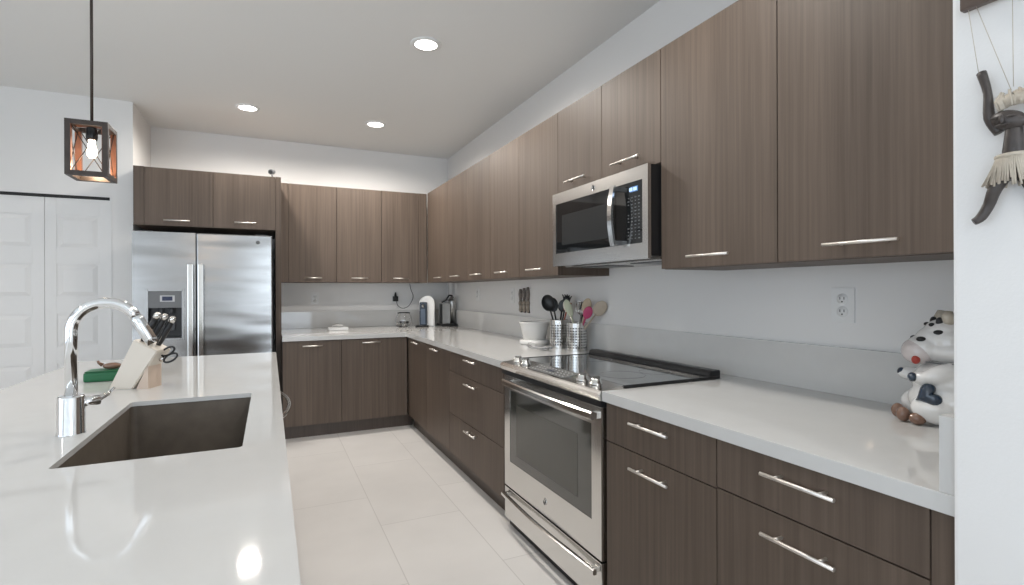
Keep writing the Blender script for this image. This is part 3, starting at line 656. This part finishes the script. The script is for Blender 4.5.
# ---------------------------------------------------------------- back counter objects
t = thing('soap_dish', 'small white rectangular tray dish on the back counter', 'dish', (.635, 5.60, ZCT))
obj('dish', box(B(), .54, .735, 5.56, 5.66, ZCT + .0005, ZCT + .03, .008), MWHITE, t)
bm = B(); ell(bm, (.64, 5.61, ZCT + .045), (.06, .032, .014)); obj('lid', bm, mat('translucent_lid', (.7, .7, .69), .15, trans=.3), t)
JC = (1.365, 5.80)
t = thing('glass_jar', 'round clear glass jar holding capsules on the back counter', 'jar', (*JC, ZCT))
bm = B(); lathe(bm, (*JC, ZCT + .0005), [(0, 0), (.045, 0), (.080, .02), (.095, .06), (.080, .12), (.066, .145), (.070, .16), (.067, .16), (.063, .145), (.076, .119), (.091, .06), (.076, .022), (.044, .005), (0, .005)], 26); obj('bowl', bm, GLASS, t)
for i, (a1, r1, z1, cm) in enumerate([(0, .045, .022, MWHITE), (1.5, .04, .024, BLACK), (2.9, .045, .024, NICKEL), (4.4, .035, .025, MWHITE), (5.4, .05, .05, BLACK), (.8, .03, .052, NICKEL), (3.6, .04, .052, DGREY)]):
    bm = B(); cx_, cy_ = JC[0] + r1 * math.cos(a1), JC[1] + r1 * math.sin(a1); lathe(bm, (cx_, cy_, ZCT + z1 - .012), [(0, 0), (.012, 0), (.019, .022), (.021, .024), (0, .026)], 14)
    single('coffee_capsule', bm, cm, ['small white coffee capsule low in the glass jar', 'dark coffee capsule in the bottom of the glass jar', 'silver coffee capsule in the bottom of the glass jar', 'white coffee capsule at the front of the glass jar', 'black coffee capsule higher in the glass jar', 'silver coffee capsule on the upper layer in the jar', 'dark grey coffee capsule on the upper layer in the jar'][i], 'capsule', (cx_, cy_, ZCT + z1 - .012), 'coffee capsules in the glass jar')
# white coffee machine: front faces -y/-x
MC = Vector((1.615, 5.76, ZCT))
t = thing('coffee_machine', 'white upright coffee machine with a dark front column at the corner', 'coffee machine', tuple(MC))
fd = Vector((-.35, -.94, 0)).normalized(); rd = Vector((.94, -.35, 0)).normalized()
def mw(a, b_, z): return MC + rd * a + fd * b_ + UZ * z
bm = B(); prof = [(-.075, 0), (.095, 0), (.095, .265)] + [(.01 + .085 * math.cos(PI * k / 12), .265 + .08 * math.sin(PI * k / 12)) for k in range(1, 12)] + [(-.075, .265)]
prism(bm, prof, mw(0, -.10, .0005), rd, UZ, fd * .155); bmesh.ops.bevel(bm, geom=[e_ for e_ in bm.edges if abs((e_.verts[0].co - e_.verts[1].co).dot(fd)) < .001], offset=.012, segments=3, affect='EDGES'); obj('housing', bm, MWHITE, t)
bm = B(); prism(bm, [(-.07, .01), (.015, .01), (.015, .275), (-.07, .275)], mw(0, .0555, 0), rd, UZ, fd * .035); bmesh.ops.bevel(bm, geom=list(bm.edges), offset=.006, segments=2, affect='EDGES'); obj('front_column', bm, mat('dark_blue_front', (.018, .026, .04), .2, noise=.1), t)
bm = B(); prism(bm, [(-.055, .03), (-.005, .03), (-.005, .20), (-.055, .20)], mw(0, .091, 0), rd, UZ, fd * .004); obj('water_window', bm, mat('blue_grey_window', (.09, .12, .17), .15, noise=.1), t)
bm = B(); tube(bm, [mw(-.03, .09, .245), mw(-.03, .115, .24), mw(-.03, .118, .22)], .012, 12); obj('spout', bm, STEEL_B, t)
bm = B(); lathe(bm, mw(-.04, .10, .0005), [(0, 0), (.075, 0), (.075, .012), (.07, .016), (0, .016)], 24); obj('drip_tray', bm, BLACK, t)
# glass and steel machine
t = thing('capsule_machine', 'clear and grey coffee maker with black base and top handle in the corner', 'coffee machine', (1.84, 5.70, ZCT))
bm = B(); box(bm, 1.745, 1.935, 5.60, 5.80, ZCT + .0005, ZCT + .028, .008); obj('base', bm, BLACK, t)
obj('water_tank', box(B(), 1.765, 1.86, 5.64, 5.78, ZCT + .0285, ZCT + .26, .01), mat('smoky_clear_tank', (.80, .81, .80), .08, trans=.55, noise=.0), t)
bm = B(); lathe(bm, (1.90, 5.70, ZCT + .0285), [(0, 0), (.038, 0), (.038, .24), (.034, .29), (.020, .305), (0, .308)], 24); obj('steel_column', bm, steel_mat('grey_machine_steel', (.55, .55, .53), .35, (200, 200, 2)), t)
bm = B(); tube(bm, smoothp([(1.76, 5.645, ZCT + .27), (1.80, 5.63, ZCT + .29), (1.825, 5.62, ZCT + .33), (1.85, 5.64, ZCT + .35), (1.89, 5.66, ZCT + .343)]), .009, 8); box(bm, 1.84, 1.90, 5.63, 5.70, ZCT + .29, ZCT + .303, .004); obj('lever_handle', bm, BLACK, t)
bm = B(); box(bm, 1.752, 1.764, 5.63, 5.70, ZCT + .03, ZCT + .25, .003); obj('black_upright', bm, BLACK, t)

# ---------------------------------------------------------------- three knives on the wall
labs = ['mottled brown narrow wall-mounted utensil, leftmost of the three', 'mottled brown narrow wall-mounted utensil, middle of the three', 'mottled brown narrow wall-mounted utensil, rightmost of the three']
for i, y in enumerate((4.015, 3.945, 3.875)):
    bm = B(); zz = [1.130, 1.15, 1.17, 1.20, 1.23, 1.25, 1.28, 1.31, 1.325]; xx = XW - .014
    t = thing('decorative_utensil', labs[i], 'wall decoration', (XW, y, 1.23), 'mottled utensils on the wall')
    tube(bm, [(xx, y, 1.228 + i * .006), (xx, y, 1.25), (xx, y, 1.28), (xx, y, 1.31), (xx, y, 1.328 + i * .008)], [.010, .012, .016, .013, .009], 8, flat=1.3); obj('grip', bm, MOTTLE, t)
    bm = B(); tube(bm, [(xx, y, 1.128), (xx, y, 1.145), (xx, y, 1.18), (xx, y, 1.21), (xx, y, 1.228 + i * .006)], [.006, .014, .012, .016, .009], 8, flat=1.3); obj('blade', bm, MOTTLE2, t)
    bm = B(); box(bm, XW - .012, XW, y - .010, y + .010, 1.126, 1.140); obj('mount', bm, BLACK, t)

# ---------------------------------------------------------------- white pot and base, utensil holders
PC = (1.815, 3.50)
t = thing('spoon_rest', 'low round white ceramic stand under the white pot', 'stand', (*PC, ZCT))
bm = B(); lathe(bm, (1.80, 3.46, ZCT + .0005), [(0, 0), (.108, 0), (.115, .006), (.112, .030), (.10, .034), (0, .034)], 28); obj('stand', bm, CERAM, t)
bm = B(); lathe(bm, (1.80, 3.46, ZCT + .035), [(0, 0), (.085, 0), (.10, .08), (.112, .118), (.122, .126), (.122, .132), (.110, .132), (.106, .122), (.093, .08), (.08, .006), (0, .006)], 32)
single('white_pot', bm, CERAM, 'white tapered ceramic pot with a wide rim beside the utensil holders', 'pot', (1.80, 3.46, ZCT + .035))
bm = B(); pts = smoothp([(1.70, 3.33, ZCT + .02), (1.66, 3.22, ZCT + .014), (1.66, 3.10, ZCT + .016), (1.67, 2.98, ZCT + .022)]); tube(bm, pts, [.02 + .018 * math.sin(PI * k / (len(pts) - 1)) for k in range(len(pts))], 14, flat=.38)
single('wrapped_spoon', bm, CLEARPL, 'shiny clear plastic spoon rest lying in front of the utensil holders', 'spoon rest', (1.66, 3.15, ZCT + .001))
def holder(c, r, h, label):
    m, N, L, b = new_mat('perforated_steel')
    setp(b, Metallic=1.0, Roughness=.22, Base_Color=(.62, .61, .60, 1))
    t = thing('utensil_holder', label, 'utensil holder', (*c, ZCT), 'perforated steel utensil holders')
    bm = B(); nseg = 44; rows = 20; x, y = c
    # cylinder wall with real punched holes: a grid with alternate small holes
    R = []
    for j in range(rows + 1): R.append([bm.verts.new((x + r * math.cos(2 * PI * k / nseg), y + r * math.sin(2 * PI * k / nseg), ZCT + .001 + h * j / rows)) for k in range(nseg)])
    for j in range(rows):
        for k in range(nseg):
            k2 = (k + 1) % nseg; f = bm.faces.new((R[j][k], R[j][k2], R[j + 1][k2], R[j + 1][k])); f.smooth = True
            if 1 < j < rows - 2 and (j % 2 == 0) and (k % 2 == 0): f.material_index = 1
    o = obj('perforated_cylinder', bm, [STEEL_B, BLACK], t)
    bm = B(); lathe(bm, (x, y, ZCT + .001), [(r * 1.01, h), (r * 1.03, h + .003), (r * 1.0, h + .006), (r * .97, h + .003), (r * .96, h - .01)], 32); obj('rim', bm, STEEL_B, t)
    bm = B(); lathe(bm, (x, y, ZCT + .0005), [(0, 0), (r * .99, 0), (r * .99, .004), (0, .004)], 32); lathe(bm, (x, y, ZCT + .005), [(r * .95, 0), (r * .95, h - .01)], 32); obj('liner', bm, DGREY, t)
    return t
H1 = (1.842, 3.165); H2 = (1.852, 2.945); HH = .190
holder(H1, .064, HH, 'left perforated stainless utensil holder full of black tools'); holder(H2, .066, HH - .01, 'right perforated stainless utensil holder with wooden and pink tools')
def utensil(name, label, cat, c, base_off, top, head, m, hm=None, r=.006):
    """handle from inside the holder to top, then a head builder"""
    p0 = Vector((c[0] + base_off[0], c[1] + base_off[1], ZCT + .03)); p1 = Vector(top)
    t = thing(name, label, cat, tuple(p0), 'utensils in the perforated holders')
    bm = B(); tube(bm, [p0, p0.lerp(p1, .5), p1], r, 8); obj('grip', bm, m, t)
    bm = B(); head(bm, p1, (p1 - p0).normalized()); obj('head', bm, hm or m, t); return t
# view-facing frame for flat heads
VR = Vector((.80, -.60, 0)).normalized()     # roughly screen right at this spot
VF = Vector((-.60, -.80, 0)).normalized()    # toward the camera
def q_for(d, n=None):
    z = d.normalized(); yv = (n or VF); yv = (yv - z * yv.dot(z)).normalized(); xv = yv.cross(z)
    return Matrix((xv, yv, z)).transposed().to_quaternion()
def oval(w_, l_, th=.004, shift=None):
    def f(bm, p, d): ell(bm, p + d * (l_ * .8), (w_, th, l_), q_for(d))
    return f
def bowl_head(w_, l_):
    def f(bm, p, d):
        q = q_for(d); t_ = bmesh.new(); bmesh.ops.create_uvsphere(t_, u_segments=20, v_segments=12, radius=1)
        bmesh.ops.delete(t_, geom=[v for v in t_.verts if v.co.y > .15], context='VERTS')
        for fc in t_.faces: fc.smooth = True
        bmesh.ops.solidify(t_, geom=list(t_.faces), thickness=.08)
        merge(bm, t_, Matrix.Translation(p + d * l_ * .85) @ q.to_matrix().to_4x4() @ Matrix.Diagonal((w_, .025, l_, 1)))
    return f
def slotted(w_, l_):
    def f(bm, p, d):
        q = q_for(d)
        for k in (-2, -1, 0, 1, 2):
            a = p + (q @ Vector((k * w_ * .25, 0, .0))); b2 = p + (q @ Vector((k * w_ * .5, 0, l_))); tube(bm, [p, p + (q @ Vector((k * w_ * .5, 0, l_ * .3))), b2], .0035, 6)
        tube(bm, [p + (q @ Vector((k * w_ * .5, 0, l_))) for k in (-2, -1, 0, 1, 2)], .004, 6)
    return f
def server(bm, p, d):
    q = q_for(d); ell(bm, p + d * .03, (.026, .008, .034), q)
    for k in (-2, -1, 0, 1, 2):
        a = p + (q @ Vector((k * .012, .0, .05 - abs(k) * .004))); tube(bm, [a, a + (q @ Vector((k * .002, .012, .014))), a + (q @ Vector((k * .004, .026, .018)))], .004, 6)
def turner(w_, l_):
    def f(bm, p, d):
        q = q_for(d); t_ = bmesh.new(); box(t_, -w_, w_, -.0015, .0015, 0, l_, .001)
        merge(bm, t_, Matrix.Translation(p) @ q.to_matrix().to_4x4())
    return f
def whisk(bm, p, d):
    q = q_for(d)
    for k in range(5):
        an = PI * k / 5; e1 = q @ Vector((math.cos(an), math.sin(an), 0))
        tube(bm, [p + d * (.05 - .05 * math.cos(PI * s / 10 * 1)) * 1.0 + e1 * (.024 * math.sin(PI * s / 10)) for s in range(11)], .0016, 5)
z1 = ZCT
utensil('ladle', 'black ladle with a round bowl at the left of the left holder', 'ladle', H1, (.0, -.01), (1.80, 3.215, z1 + 0.263), bowl_head(0.0480, 0.0600), BLACK)
utensil('slotted_spoon', 'black slotted spoon leaning left in the left holder', 'spoon', H1, (.01, 0), (1.835, 3.22, z1 + 0.258), oval(0.0360, 0.0525), BLACK)
utensil('serving_spoon', 'black solid spoon upright in the left holder', 'spoon', H1, (-.01, .01), (1.86, 3.155, z1 + 0.258), oval(0.0312, 0.0425), BLACK)
utensil('spatula', 'reddish brown spatula in the left holder', 'spatula', H1, (.0, .01), (1.875, 3.115, z1 + 0.258), turner(0.0216, 0.0625), mat('red_brown_silicone', (.30, .08, .045), .4, noise=.1))
utensil('pasta_server', 'black toothed pasta server at the back of the left holder', 'pasta server', H1, (-.01, .0), (1.885, 3.145, z1 + 0.303), server, BLACK)
utensil('whisk', 'pale wire whisk between the two holders', 'whisk', H2, (.0, -.02), (1.845, 3.005, z1 + 0.228), whisk, LWOOD, NICKEL)
utensil('tongs', 'cream silicone-tipped tongs leaning left in the right holder', 'tongs', H2, (.01, -.03), (1.835, 3.02, z1 + 0.258), oval(0.0264, 0.0450, .008), STEEL_B, mat('cream_silicone', (.62, .58, .50), .4, noise=.05), .007)
utensil('rice_paddle', 'pale green-beige paddle leaning left in the right holder', 'paddle', H2, (.02, -.02), (1.825, 2.975, z1 + 0.233), oval(0.0240, 0.0625, .005), mat('pale_green_silicone', (.50, .52, .38), .45, noise=.06))
utensil('turner', 'slotted steel turner standing in the right holder', 'turner', H2, (.0, .0), (1.885, 2.95, z1 + 0.233), slotted(0.0360, 0.0938), STEEL_B, STEEL_B, .004)
utensil('black_spatula', 'black angled spatula at the back of the right holder', 'spatula', H2, (-.015, .01), (1.915, 2.96, z1 + 0.263), turner(0.0312, 0.0625), BLACK)
utensil('wooden_spoon', 'upright light wooden spoon in the right holder', 'spoon', H2, (.0, .0), (1.875, 2.88, z1 + 0.258), oval(0.0300, 0.0525, .006), LWOOD)
utensil('pink_spatula', 'magenta spatula at the front right of the right holder', 'spatula', H2, (-.02, .0), (1.868, 2.862, z1 + 0.223), oval(0.0300, 0.0438, .006), PINK)
utensil('wooden_spatula', 'large beige wooden spatula leaning right out of the right holder', 'spatula', H2, (-.03, .02), (1.915, 2.815, z1 + 0.248), oval(0.0408, 0.0562, .005), mat('beige_wood', (.50, .42, .33), .5, noise=.12, nscale=20))

# ---------------------------------------------------------------- camera on fridge cabinet
t = thing('security_camera', 'small silver security camera standing on the refrigerator cabinet', 'camera', (.02, 5.32, 2.36))
bm = B(); tube(bm, [(.03, 5.32, 2.3605), (.03, 5.32, 2.368)], .022, 14); tube(bm, [(.03, 5.32, 2.365), (.022, 5.32, 2.40)], .006, 8); obj('stand', bm, GREY, t)
bm = B(); tube(bm, [(.03, 5.34, 2.432), (.012, 5.28, 2.418)], .024, 16); obj('camera_head', bm, GREY, t)
bm = B(); tube(bm, [(.0125, 5.282, 2.4185), (.011, 5.277, 2.417)], .017, 16); obj('lens', bm, BLACK, t)
bm = B(); tube(bm, smoothp([(.035, 5.34, 2.40), (.07, 5.45, 2.372), (.13, 5.6, 2.415), (.19, 5.74, 2.43), (.24, 5.85, 2.403)]), .003, 6); obj('cord', bm, MWHITE, t)

# ---------------------------------------------------------------- recessed lights
labs = ['round recessed ceiling light nearest the camera', 'round recessed ceiling light above the refrigerator side', 'round recessed ceiling light in front of the back corner']
for i, (x, y) in enumerate(((.929, 3.30), (-.17, 5.085), (.929, 5.08))):
    t = thing('recessed_light', labs[i], 'ceiling light', (x, y, ZC), 'recessed ceiling lights')
    bm = B(); lathe(bm, (x, y, ZC - .008), [(.072, 0), (.095, 0), (.10, .004), (.10, .008)], 32); obj('trim_ring', bm, MWHITE, t)
    bm = B(); lathe(bm, (x, y, ZC - .005), [(0, 0), (.073, 0), (.073, .004)], 32); obj('lens', bm, LED, t)
    l = bpy.data.lights.new('recessed_lamp', 'SPOT'); l.energy = 68; l.spot_size = math.radians(170); l.spot_blend = .5; l.color = (1.0, .94, .87); l.shadow_soft_size = .07
    o = bpy.data.objects.new('recessed_lamp', l); COL.objects.link(o); o.location = (x, y, ZC - .02)

for x, y, en in ((.929, 1.52, 44), (.6, -1.6, 50), (-2.6, 3.3, 40), (-2.6, 1.2, 30), (-2.6, -1.2, 25), (-2.6, -2.8, 25)):   # unseen lamps added for fill and floor bounce; first one continues the kitchen grid
    l = bpy.data.lights.new('unseen_lamp', 'SPOT'); l.energy = en; l.spot_size = math.radians(150); l.spot_blend = .6; l.color = (1.0, .96, .91); l.shadow_soft_size = .07
    o = bpy.data.objects.new('unseen_lamp', l); COL.objects.link(o); o.location = (x, y, ZC - .02)
# ---------------------------------------------------------------- pendant
PX0, PX1, PY0, PY1, PZ0, PZ1 = -.733, -.593, 2.60, 2.745, 1.780, 2.002
t = thing('pendant_light', 'square open-frame bronze pendant lamp hanging over the island', 'pendant light', ((PX0 + PX1) / 2, (PY0 + PY1) / 2, PZ0))
f_ = .019
bm = B()
for x in (PX0, PX1 - f_):
    for y in (PY0, PY1 - f_): box(bm, x, x + f_, y, y + f_, PZ0, PZ1, .001)
for z in (PZ0, PZ1 - f_):
    for y in (PY0, PY1 - f_): box(bm, PX0 + f_, PX1 - f_, y, y + f_, z, z + f_, .001)
    for x in (PX0, PX1 - f_): box(bm, x, x + f_, PY0 + f_, PY1 - f_, z, z + f_, .001)
obj('frame', bm, BRONZE, t)
bm = B(); il = f_ + .0008; ih = .0015
for (x, y) in ((PX0 + f_, PY0 + f_), (PX1 - f_, PY0 + f_), (PX0 + f_, PY1 - f_), (PX1 - f_, PY1 - f_)):
    sx_ = 1 if x < (PX0 + PX1) / 2 else -1; sy_ = 1 if y < (PY0 + PY1) / 2 else -1
    box(bm, min(x, x + sx_ * ih), max(x, x + sx_ * ih), min(y, y - sy_ * f_), max(y, y - sy_ * f_), PZ0 + f_, PZ1 - f_); box(bm, min(x, x - sx_ * f_), max(x, x - sx_ * f_), min(y, y + sy_ * ih), max(y, y + sy_ * ih), PZ0 + f_, PZ1 - f_)
xc, yc = (PX0 + PX1) / 2, (PY0 + PY1) / 2
box(bm, PX0 + f_, PX1 - f_, yc - .012, yc + .012, PZ1 - .010, PZ1 - .002); obj('inner_lining', bm, COPPER, t)
bm = B(); r_ = .0018
for y in (PY0 + f_ / 2, PY1 - f_ / 2):
    tube(bm, [(PX0 + f_, y, PZ0 + f_), (PX1 - f_, y, PZ1 - f_)], r_, 6); tube(bm, [(PX1 - f_, y, PZ0 + f_), (PX0 + f_, y, PZ1 - f_)], r_, 6)
for x in (PX0 + f_ / 2, PX1 - f_ / 2):
    tube(bm, [(x, PY0 + f_, PZ0 + f_), (x, PY1 - f_, PZ1 - f_)], r_, 6); tube(bm, [(x, PY1 - f_, PZ0 + f_), (x, PY0 + f_, PZ1 - f_)], r_, 6)
obj('cross_bars', bm, BRONZE, t)
bm = B(); tube(bm, [(xc, yc, PZ1 - .004), (xc, yc, ZC - .02)], .0055, 10); lathe(bm, (xc, yc, PZ1 - .002), [(.014, 0), (.014, .012), (.0, .014)], 14); obj('rod', bm, BRONZE, t)
bm = B(); lathe(bm, (xc, yc, ZC - .022), [(0, 0), (.055, 0), (.06, .004), (.06, .022)], 28); obj('ceiling_canopy', bm, BRONZE, t)
bm = B(); lathe(bm, (xc, yc, PZ1 - .062), [(0, 0), (.018, 0), (.02, .01), (.02, .045), (.012, .053), (0, .053)], 18); obj('socket', bm, BLACK, t)
bm = B(); lathe(bm, (xc, yc, PZ1 - .155), [(0, .018), (.009, .020), (.016, .032), (.018, .046), (.015, .062), (.011, .080), (.011, .093)], 20); obj('bulb', bm, BULB, t)
l = bpy.data.lights.new('pendant_lamp', 'POINT'); l.energy = 1.6; l.color = (1, .75, .52); l.shadow_soft_size = .028
o = bpy.data.objects.new('pendant_lamp', l); COL.objects.link(o); o.location = (xc, yc, PZ1 - .165 - .02)

# ---------------------------------------------------------------- cow cookie jar (faces screen left)
CC = Vector((1.838, .838, ZCT)); CF = Vector((-.66, .75, 0)).normalized(); CS = Vector((-.75, -.66, 0)).normalized()  # forward, side toward camera
def cw(f__, s__, z__): return CC + CF * f__ + CS * s__ + UZ * z__
qc = Matrix((CF, CS, UZ)).transposed().to_quaternion()
t = thing('cookie_jar', 'white glazed cow-shaped cookie jar on the counter against the end wall', 'cookie jar', tuple(CC))
def blob(parts, name, m, parent, vox=.0045, cut=None):
    bm = B()
    for c, r, *q in parts: ell(bm, cw(*c), r, (qc @ q[0]) if q else qc, 24)
    o = obj(name, bm, m, parent); md = o.modifiers.new('remesh', 'REMESH'); md.mode = 'VOXEL'; md.voxel_size = vox; md.use_smooth_shade = True
    s_ = o.modifiers.new('smooth', 'SMOOTH'); s_.iterations = 4; s_.factor = .5
    return o
from mathutils import Euler
blob([((.0, 0, .070), (.112, .105, .069)), ((.005, 0, .12), (.098, .095, .07)), ((.01, 0, .15), (.080, .082, .035)), ((.045, .05, .05), (.075, .05, .049)), ((.045, -.05, .05), (.075, .05, .049)),
      ((.045, .068, .155), (.058, .026, .028), Euler((0, .35, 0)).to_quaternion()), ((.086, .052, .136), (.034, .024, .021), Euler((0, -.2, 0)).to_quaternion()), ((.092, -.052, .136), (.036, .024, .021))], 'body', CERAM, t)
for s in (-1, 1):
    bm = B(); ell(bm, cw(.116, s * .055, .140), (.012, .016, .014), qc); obj('hoof', bm, NAVY, t)
for s in (-1, 1):
    bm = B(); ell(bm, cw(.132, s * .028, .023), (.018, .018, .022), qc); obj('foot', bm, BROWN, t)
    bm = B(); ell(bm, cw(.105, s * .062, .019), (.021, .019, .0185), qc); obj('foot', bm, BROWN, t)
# head / lid
hd = blob([((.0, 0, .215), (.082, .080, .040)), ((.01, 0, .245), (.070, .066, .05)), ((.025, 0, .275), (.048, .050, .036)), ((.070, 0, .222), (.052, .050, .040)), ((.045, 0, .25), (.05, .045, .04))], 'head_lid', CERAM, t)
bm = B(); ell(bm, cw(.088, 0, .212), (.042, .048, .040), qc, 28); obj('muzzle', bm, PINKG, t)
bm = B(); lathe(bm, cw(0, 0, .181), [(.083, 0), (.086, .002), (.083, .004)], 32); obj('lid_seam', bm, GREY, t)
bm = B(); ell(bm, cw(.103, .038, .189), (.011, .010, .013), qc); obj('tongue', bm, RED, t)
for s in (-1, 1):
    bm = B(); ell(bm, cw(.088, s * .030, .250), (.012, .010, .008), qc); obj('nostril', bm, BLACK, t)
for s in (-1, 1):
    bm = B(); ell(bm, cw(.050, s * .044, .272), (.013, .006, .007), qc); obj('eye', bm, BLACK, t)
    bm = B(); ell(bm, cw(.060, s * .022, .293), (.008, .006, .006), qc); obj('eyebrow', bm, BLACK, t)
bm = B(); ell(bm, cw(-.01, .066, .248), (.026, .012, .018), qc); obj('black_patch', bm, BLACK, t)
bm = B(); ell(bm, cw(-.052, .075, .125), (.02, .016, .02), qc); obj('black_patch', bm, BLACK, t)
bm = B(); ell(bm, cw(-.05, -.04, .262), (.02, .03, .018), qc); obj('black_patch', bm, BLACK, t)
for s in (-1, 1):
    bm = B(); tube(bm, [cw(.022, s * .025, .295), cw(.024, s * .030, .318), cw(.022, s * .028, .334)], [.015, .016, .010], 12); obj('horn', bm, CREAMG, t)
    bm = B(); ell(bm, cw(-.02, s * .068, .300), (.014, .034, .020), qc @ Euler((s * .5, 0, 0)).to_quaternion()); obj('ear', bm, PINKG, t)
    bm = B(); ell(bm, cw(.042, s * .026, .302), (.010, .008, .014), qc); obj('hair_tuft', bm, BLACK, t)
# heart apron patch on the camera side
bm = B(); hs = []
for k in range(32):
    a = 2 * PI * k / 32; hx = 16 * math.sin(a) ** 3; hy = 13 * math.cos(a) - 5 * math.cos(2 * a) - 2 * math.cos(3 * a) - math.cos(4 * a); hs.append((hx / 17, hy / 17))
hc = cw(.088, .083, .092); hu = (CF * -.9 + CS * -.1 + UZ * .35).normalized(); hn = (CS * .82 + CF * .52 + UZ * .12).normalized(); hv = (hu - hn * hu.dot(hn)).normalized(); hw = hn.cross(hv)
ring0 = [bm.verts.new(hc + hv * b2 * .036 + hw * a2 * .036 - hn * .016) for a2, b2 in hs]; ring1 = [bm.verts.new(hc + hv * b2 * .034 + hw * a2 * .034 - hn * .002) for a2, b2 in hs]; ring2 = [bm.verts.new(hc + hv * b2 * .02 + hw * a2 * .02 + hn * .004) for a2, b2 in hs]
cv = bm.verts.new(hc + hn * .006)
for k in range(32):
    k2 = (k + 1) % 32
    for A, C in ((ring0, ring1), (ring1, ring2)): bm.faces.new((A[k], A[k2], C[k2], C[k])).smooth = True
    bm.faces.new((ring2[k], ring2[k2], cv)).smooth = True
obj('heart', bm, NAVY, t)

# ---------------------------------------------------------------- hanging puppet on the partition end
X0 = 1.18
t = thing('string_puppet', 'carved dark wooden string puppet with a beige fringe skirt hanging on the near wall', 'puppet', (X0, .45, 1.55))
xp = X0 - .022; PUP = -.007
def skin(pts, rs, seg=10): bm = B(); tube(bm, smoothp(pts, 4), sum([[a + (b2 - a) * k / 4 for k in range(4)] for a, b2 in zip(rs, rs[1:])], []) + [rs[-1]], seg); return bm
obj('control_bar', box(B(), X0 - .03, X0 - .012, .372, .522, 1.822, 1.848, .004), mat('brown_wood_bar', (.10, .07, .055), .4, noise=.3), t)
bm = B()
for p, q_ in (((xp, .512, 1.822), (xp, .497, 1.70)), ((xp, .50, 1.822), (xp, .452, 1.655)), ((xp, .392, 1.822), (xp, .400, 1.70)), ((xp, .45, 1.822), (xp, .449, 1.66))): tube(bm, [p, q_], .0006, 5)
obj('strings', bm, RAFFIA, t)
obj('arm', skin([(xp, .468, 1.585), (xp - .004, .480, 1.615), (xp - .003, .483, 1.66), (xp, .493, 1.70)], [.0075, .0085, .0062, .0075]), DARKWOOD, t)
obj('arm', skin([(xp, .428, 1.585), (xp - .004, .416, 1.615), (xp - .003, .412, 1.66), (xp, .402, 1.70)], [.0075, .0085, .0062, .0075]), DARKWOOD, t)
bm = B(); tube(bm, [(xp, .448, 1.615), (xp, .448, 1.585), (xp, .449, 1.55), (xp, .449, 1.53), (xp, .449, 1.50)], [.008, .012, .015, .013, .015], 14)
ell(bm, (xp - .005, .454, 1.603), (.015, .026, .017), Euler((.35, 0, 0)).to_quaternion())
ell(bm, (xp - .020, .457, 1.603), (.005, .004, .008)); ell(bm, (xp - .019, .457, 1.594), (.003, .010, .0022)); ell(bm, (xp - .018, .468, 1.608), (.003, .006, .0025)); ell(bm, (xp - .018, .446, 1.606), (.003, .006, .0025)); obj('body', bm, DARKWOOD, t)
bm = B()
for k in range(26):
    a = k / 25; y = .420 + .044 * a; tube(bm, [(xp - .008 + random.uniform(-.004, .004), y, 1.620 + .006 * math.sin(PI * a)), (xp - .012, y + (a - .5) * .01, 1.638), (xp - .002, .449 + (a - .5) * .035 + random.uniform(-.004, .004), 1.650 + random.uniform(-.006, .006))], .0022, 5)
obj('hair', bm, RAFFIA, t)
bm = B()
for k in range(60):
    a = 2 * PI * k / 60; cy_, cx_ = .449 + .021 * math.cos(a), xp + .017 * math.sin(a); r2 = random.uniform(1.25, 1.9)
    tube(bm, [(cx_, cy_, 1.543), (xp + .020 * math.sin(a), .449 + .026 * math.cos(a), 1.528), (xp + .020 * math.sin(a), .449 + .024 * r2 * math.cos(a), 1.496 + random.uniform(-.008, .008))], .0019, 5)
tube(bm, [(xp + .018 * math.sin(2 * PI * k / 20), .449 + .022 * math.cos(2 * PI * k / 20), 1.541) for k in range(21)], .004, 6, cap=False)
obj('fringe_skirt', bm, RAFFIA, t)
for s in (1, -1):
    obj('leg', skin([(xp, .449 + s * .010, 1.51), (xp - .004, .449 + s * .024, 1.487), (xp, .449 + s * .034, 1.462), (xp - .003, .449 + s * .044, 1.441), (xp - .008, .449 + s * .053, 1.433)], [.010, .010, .0085, .008, .006]), DARKWOOD, t)

for o in t.children: o.location.y += PUP
for o in bpy.data.objects:
    if '_o' in o.keys(): del o['_o']
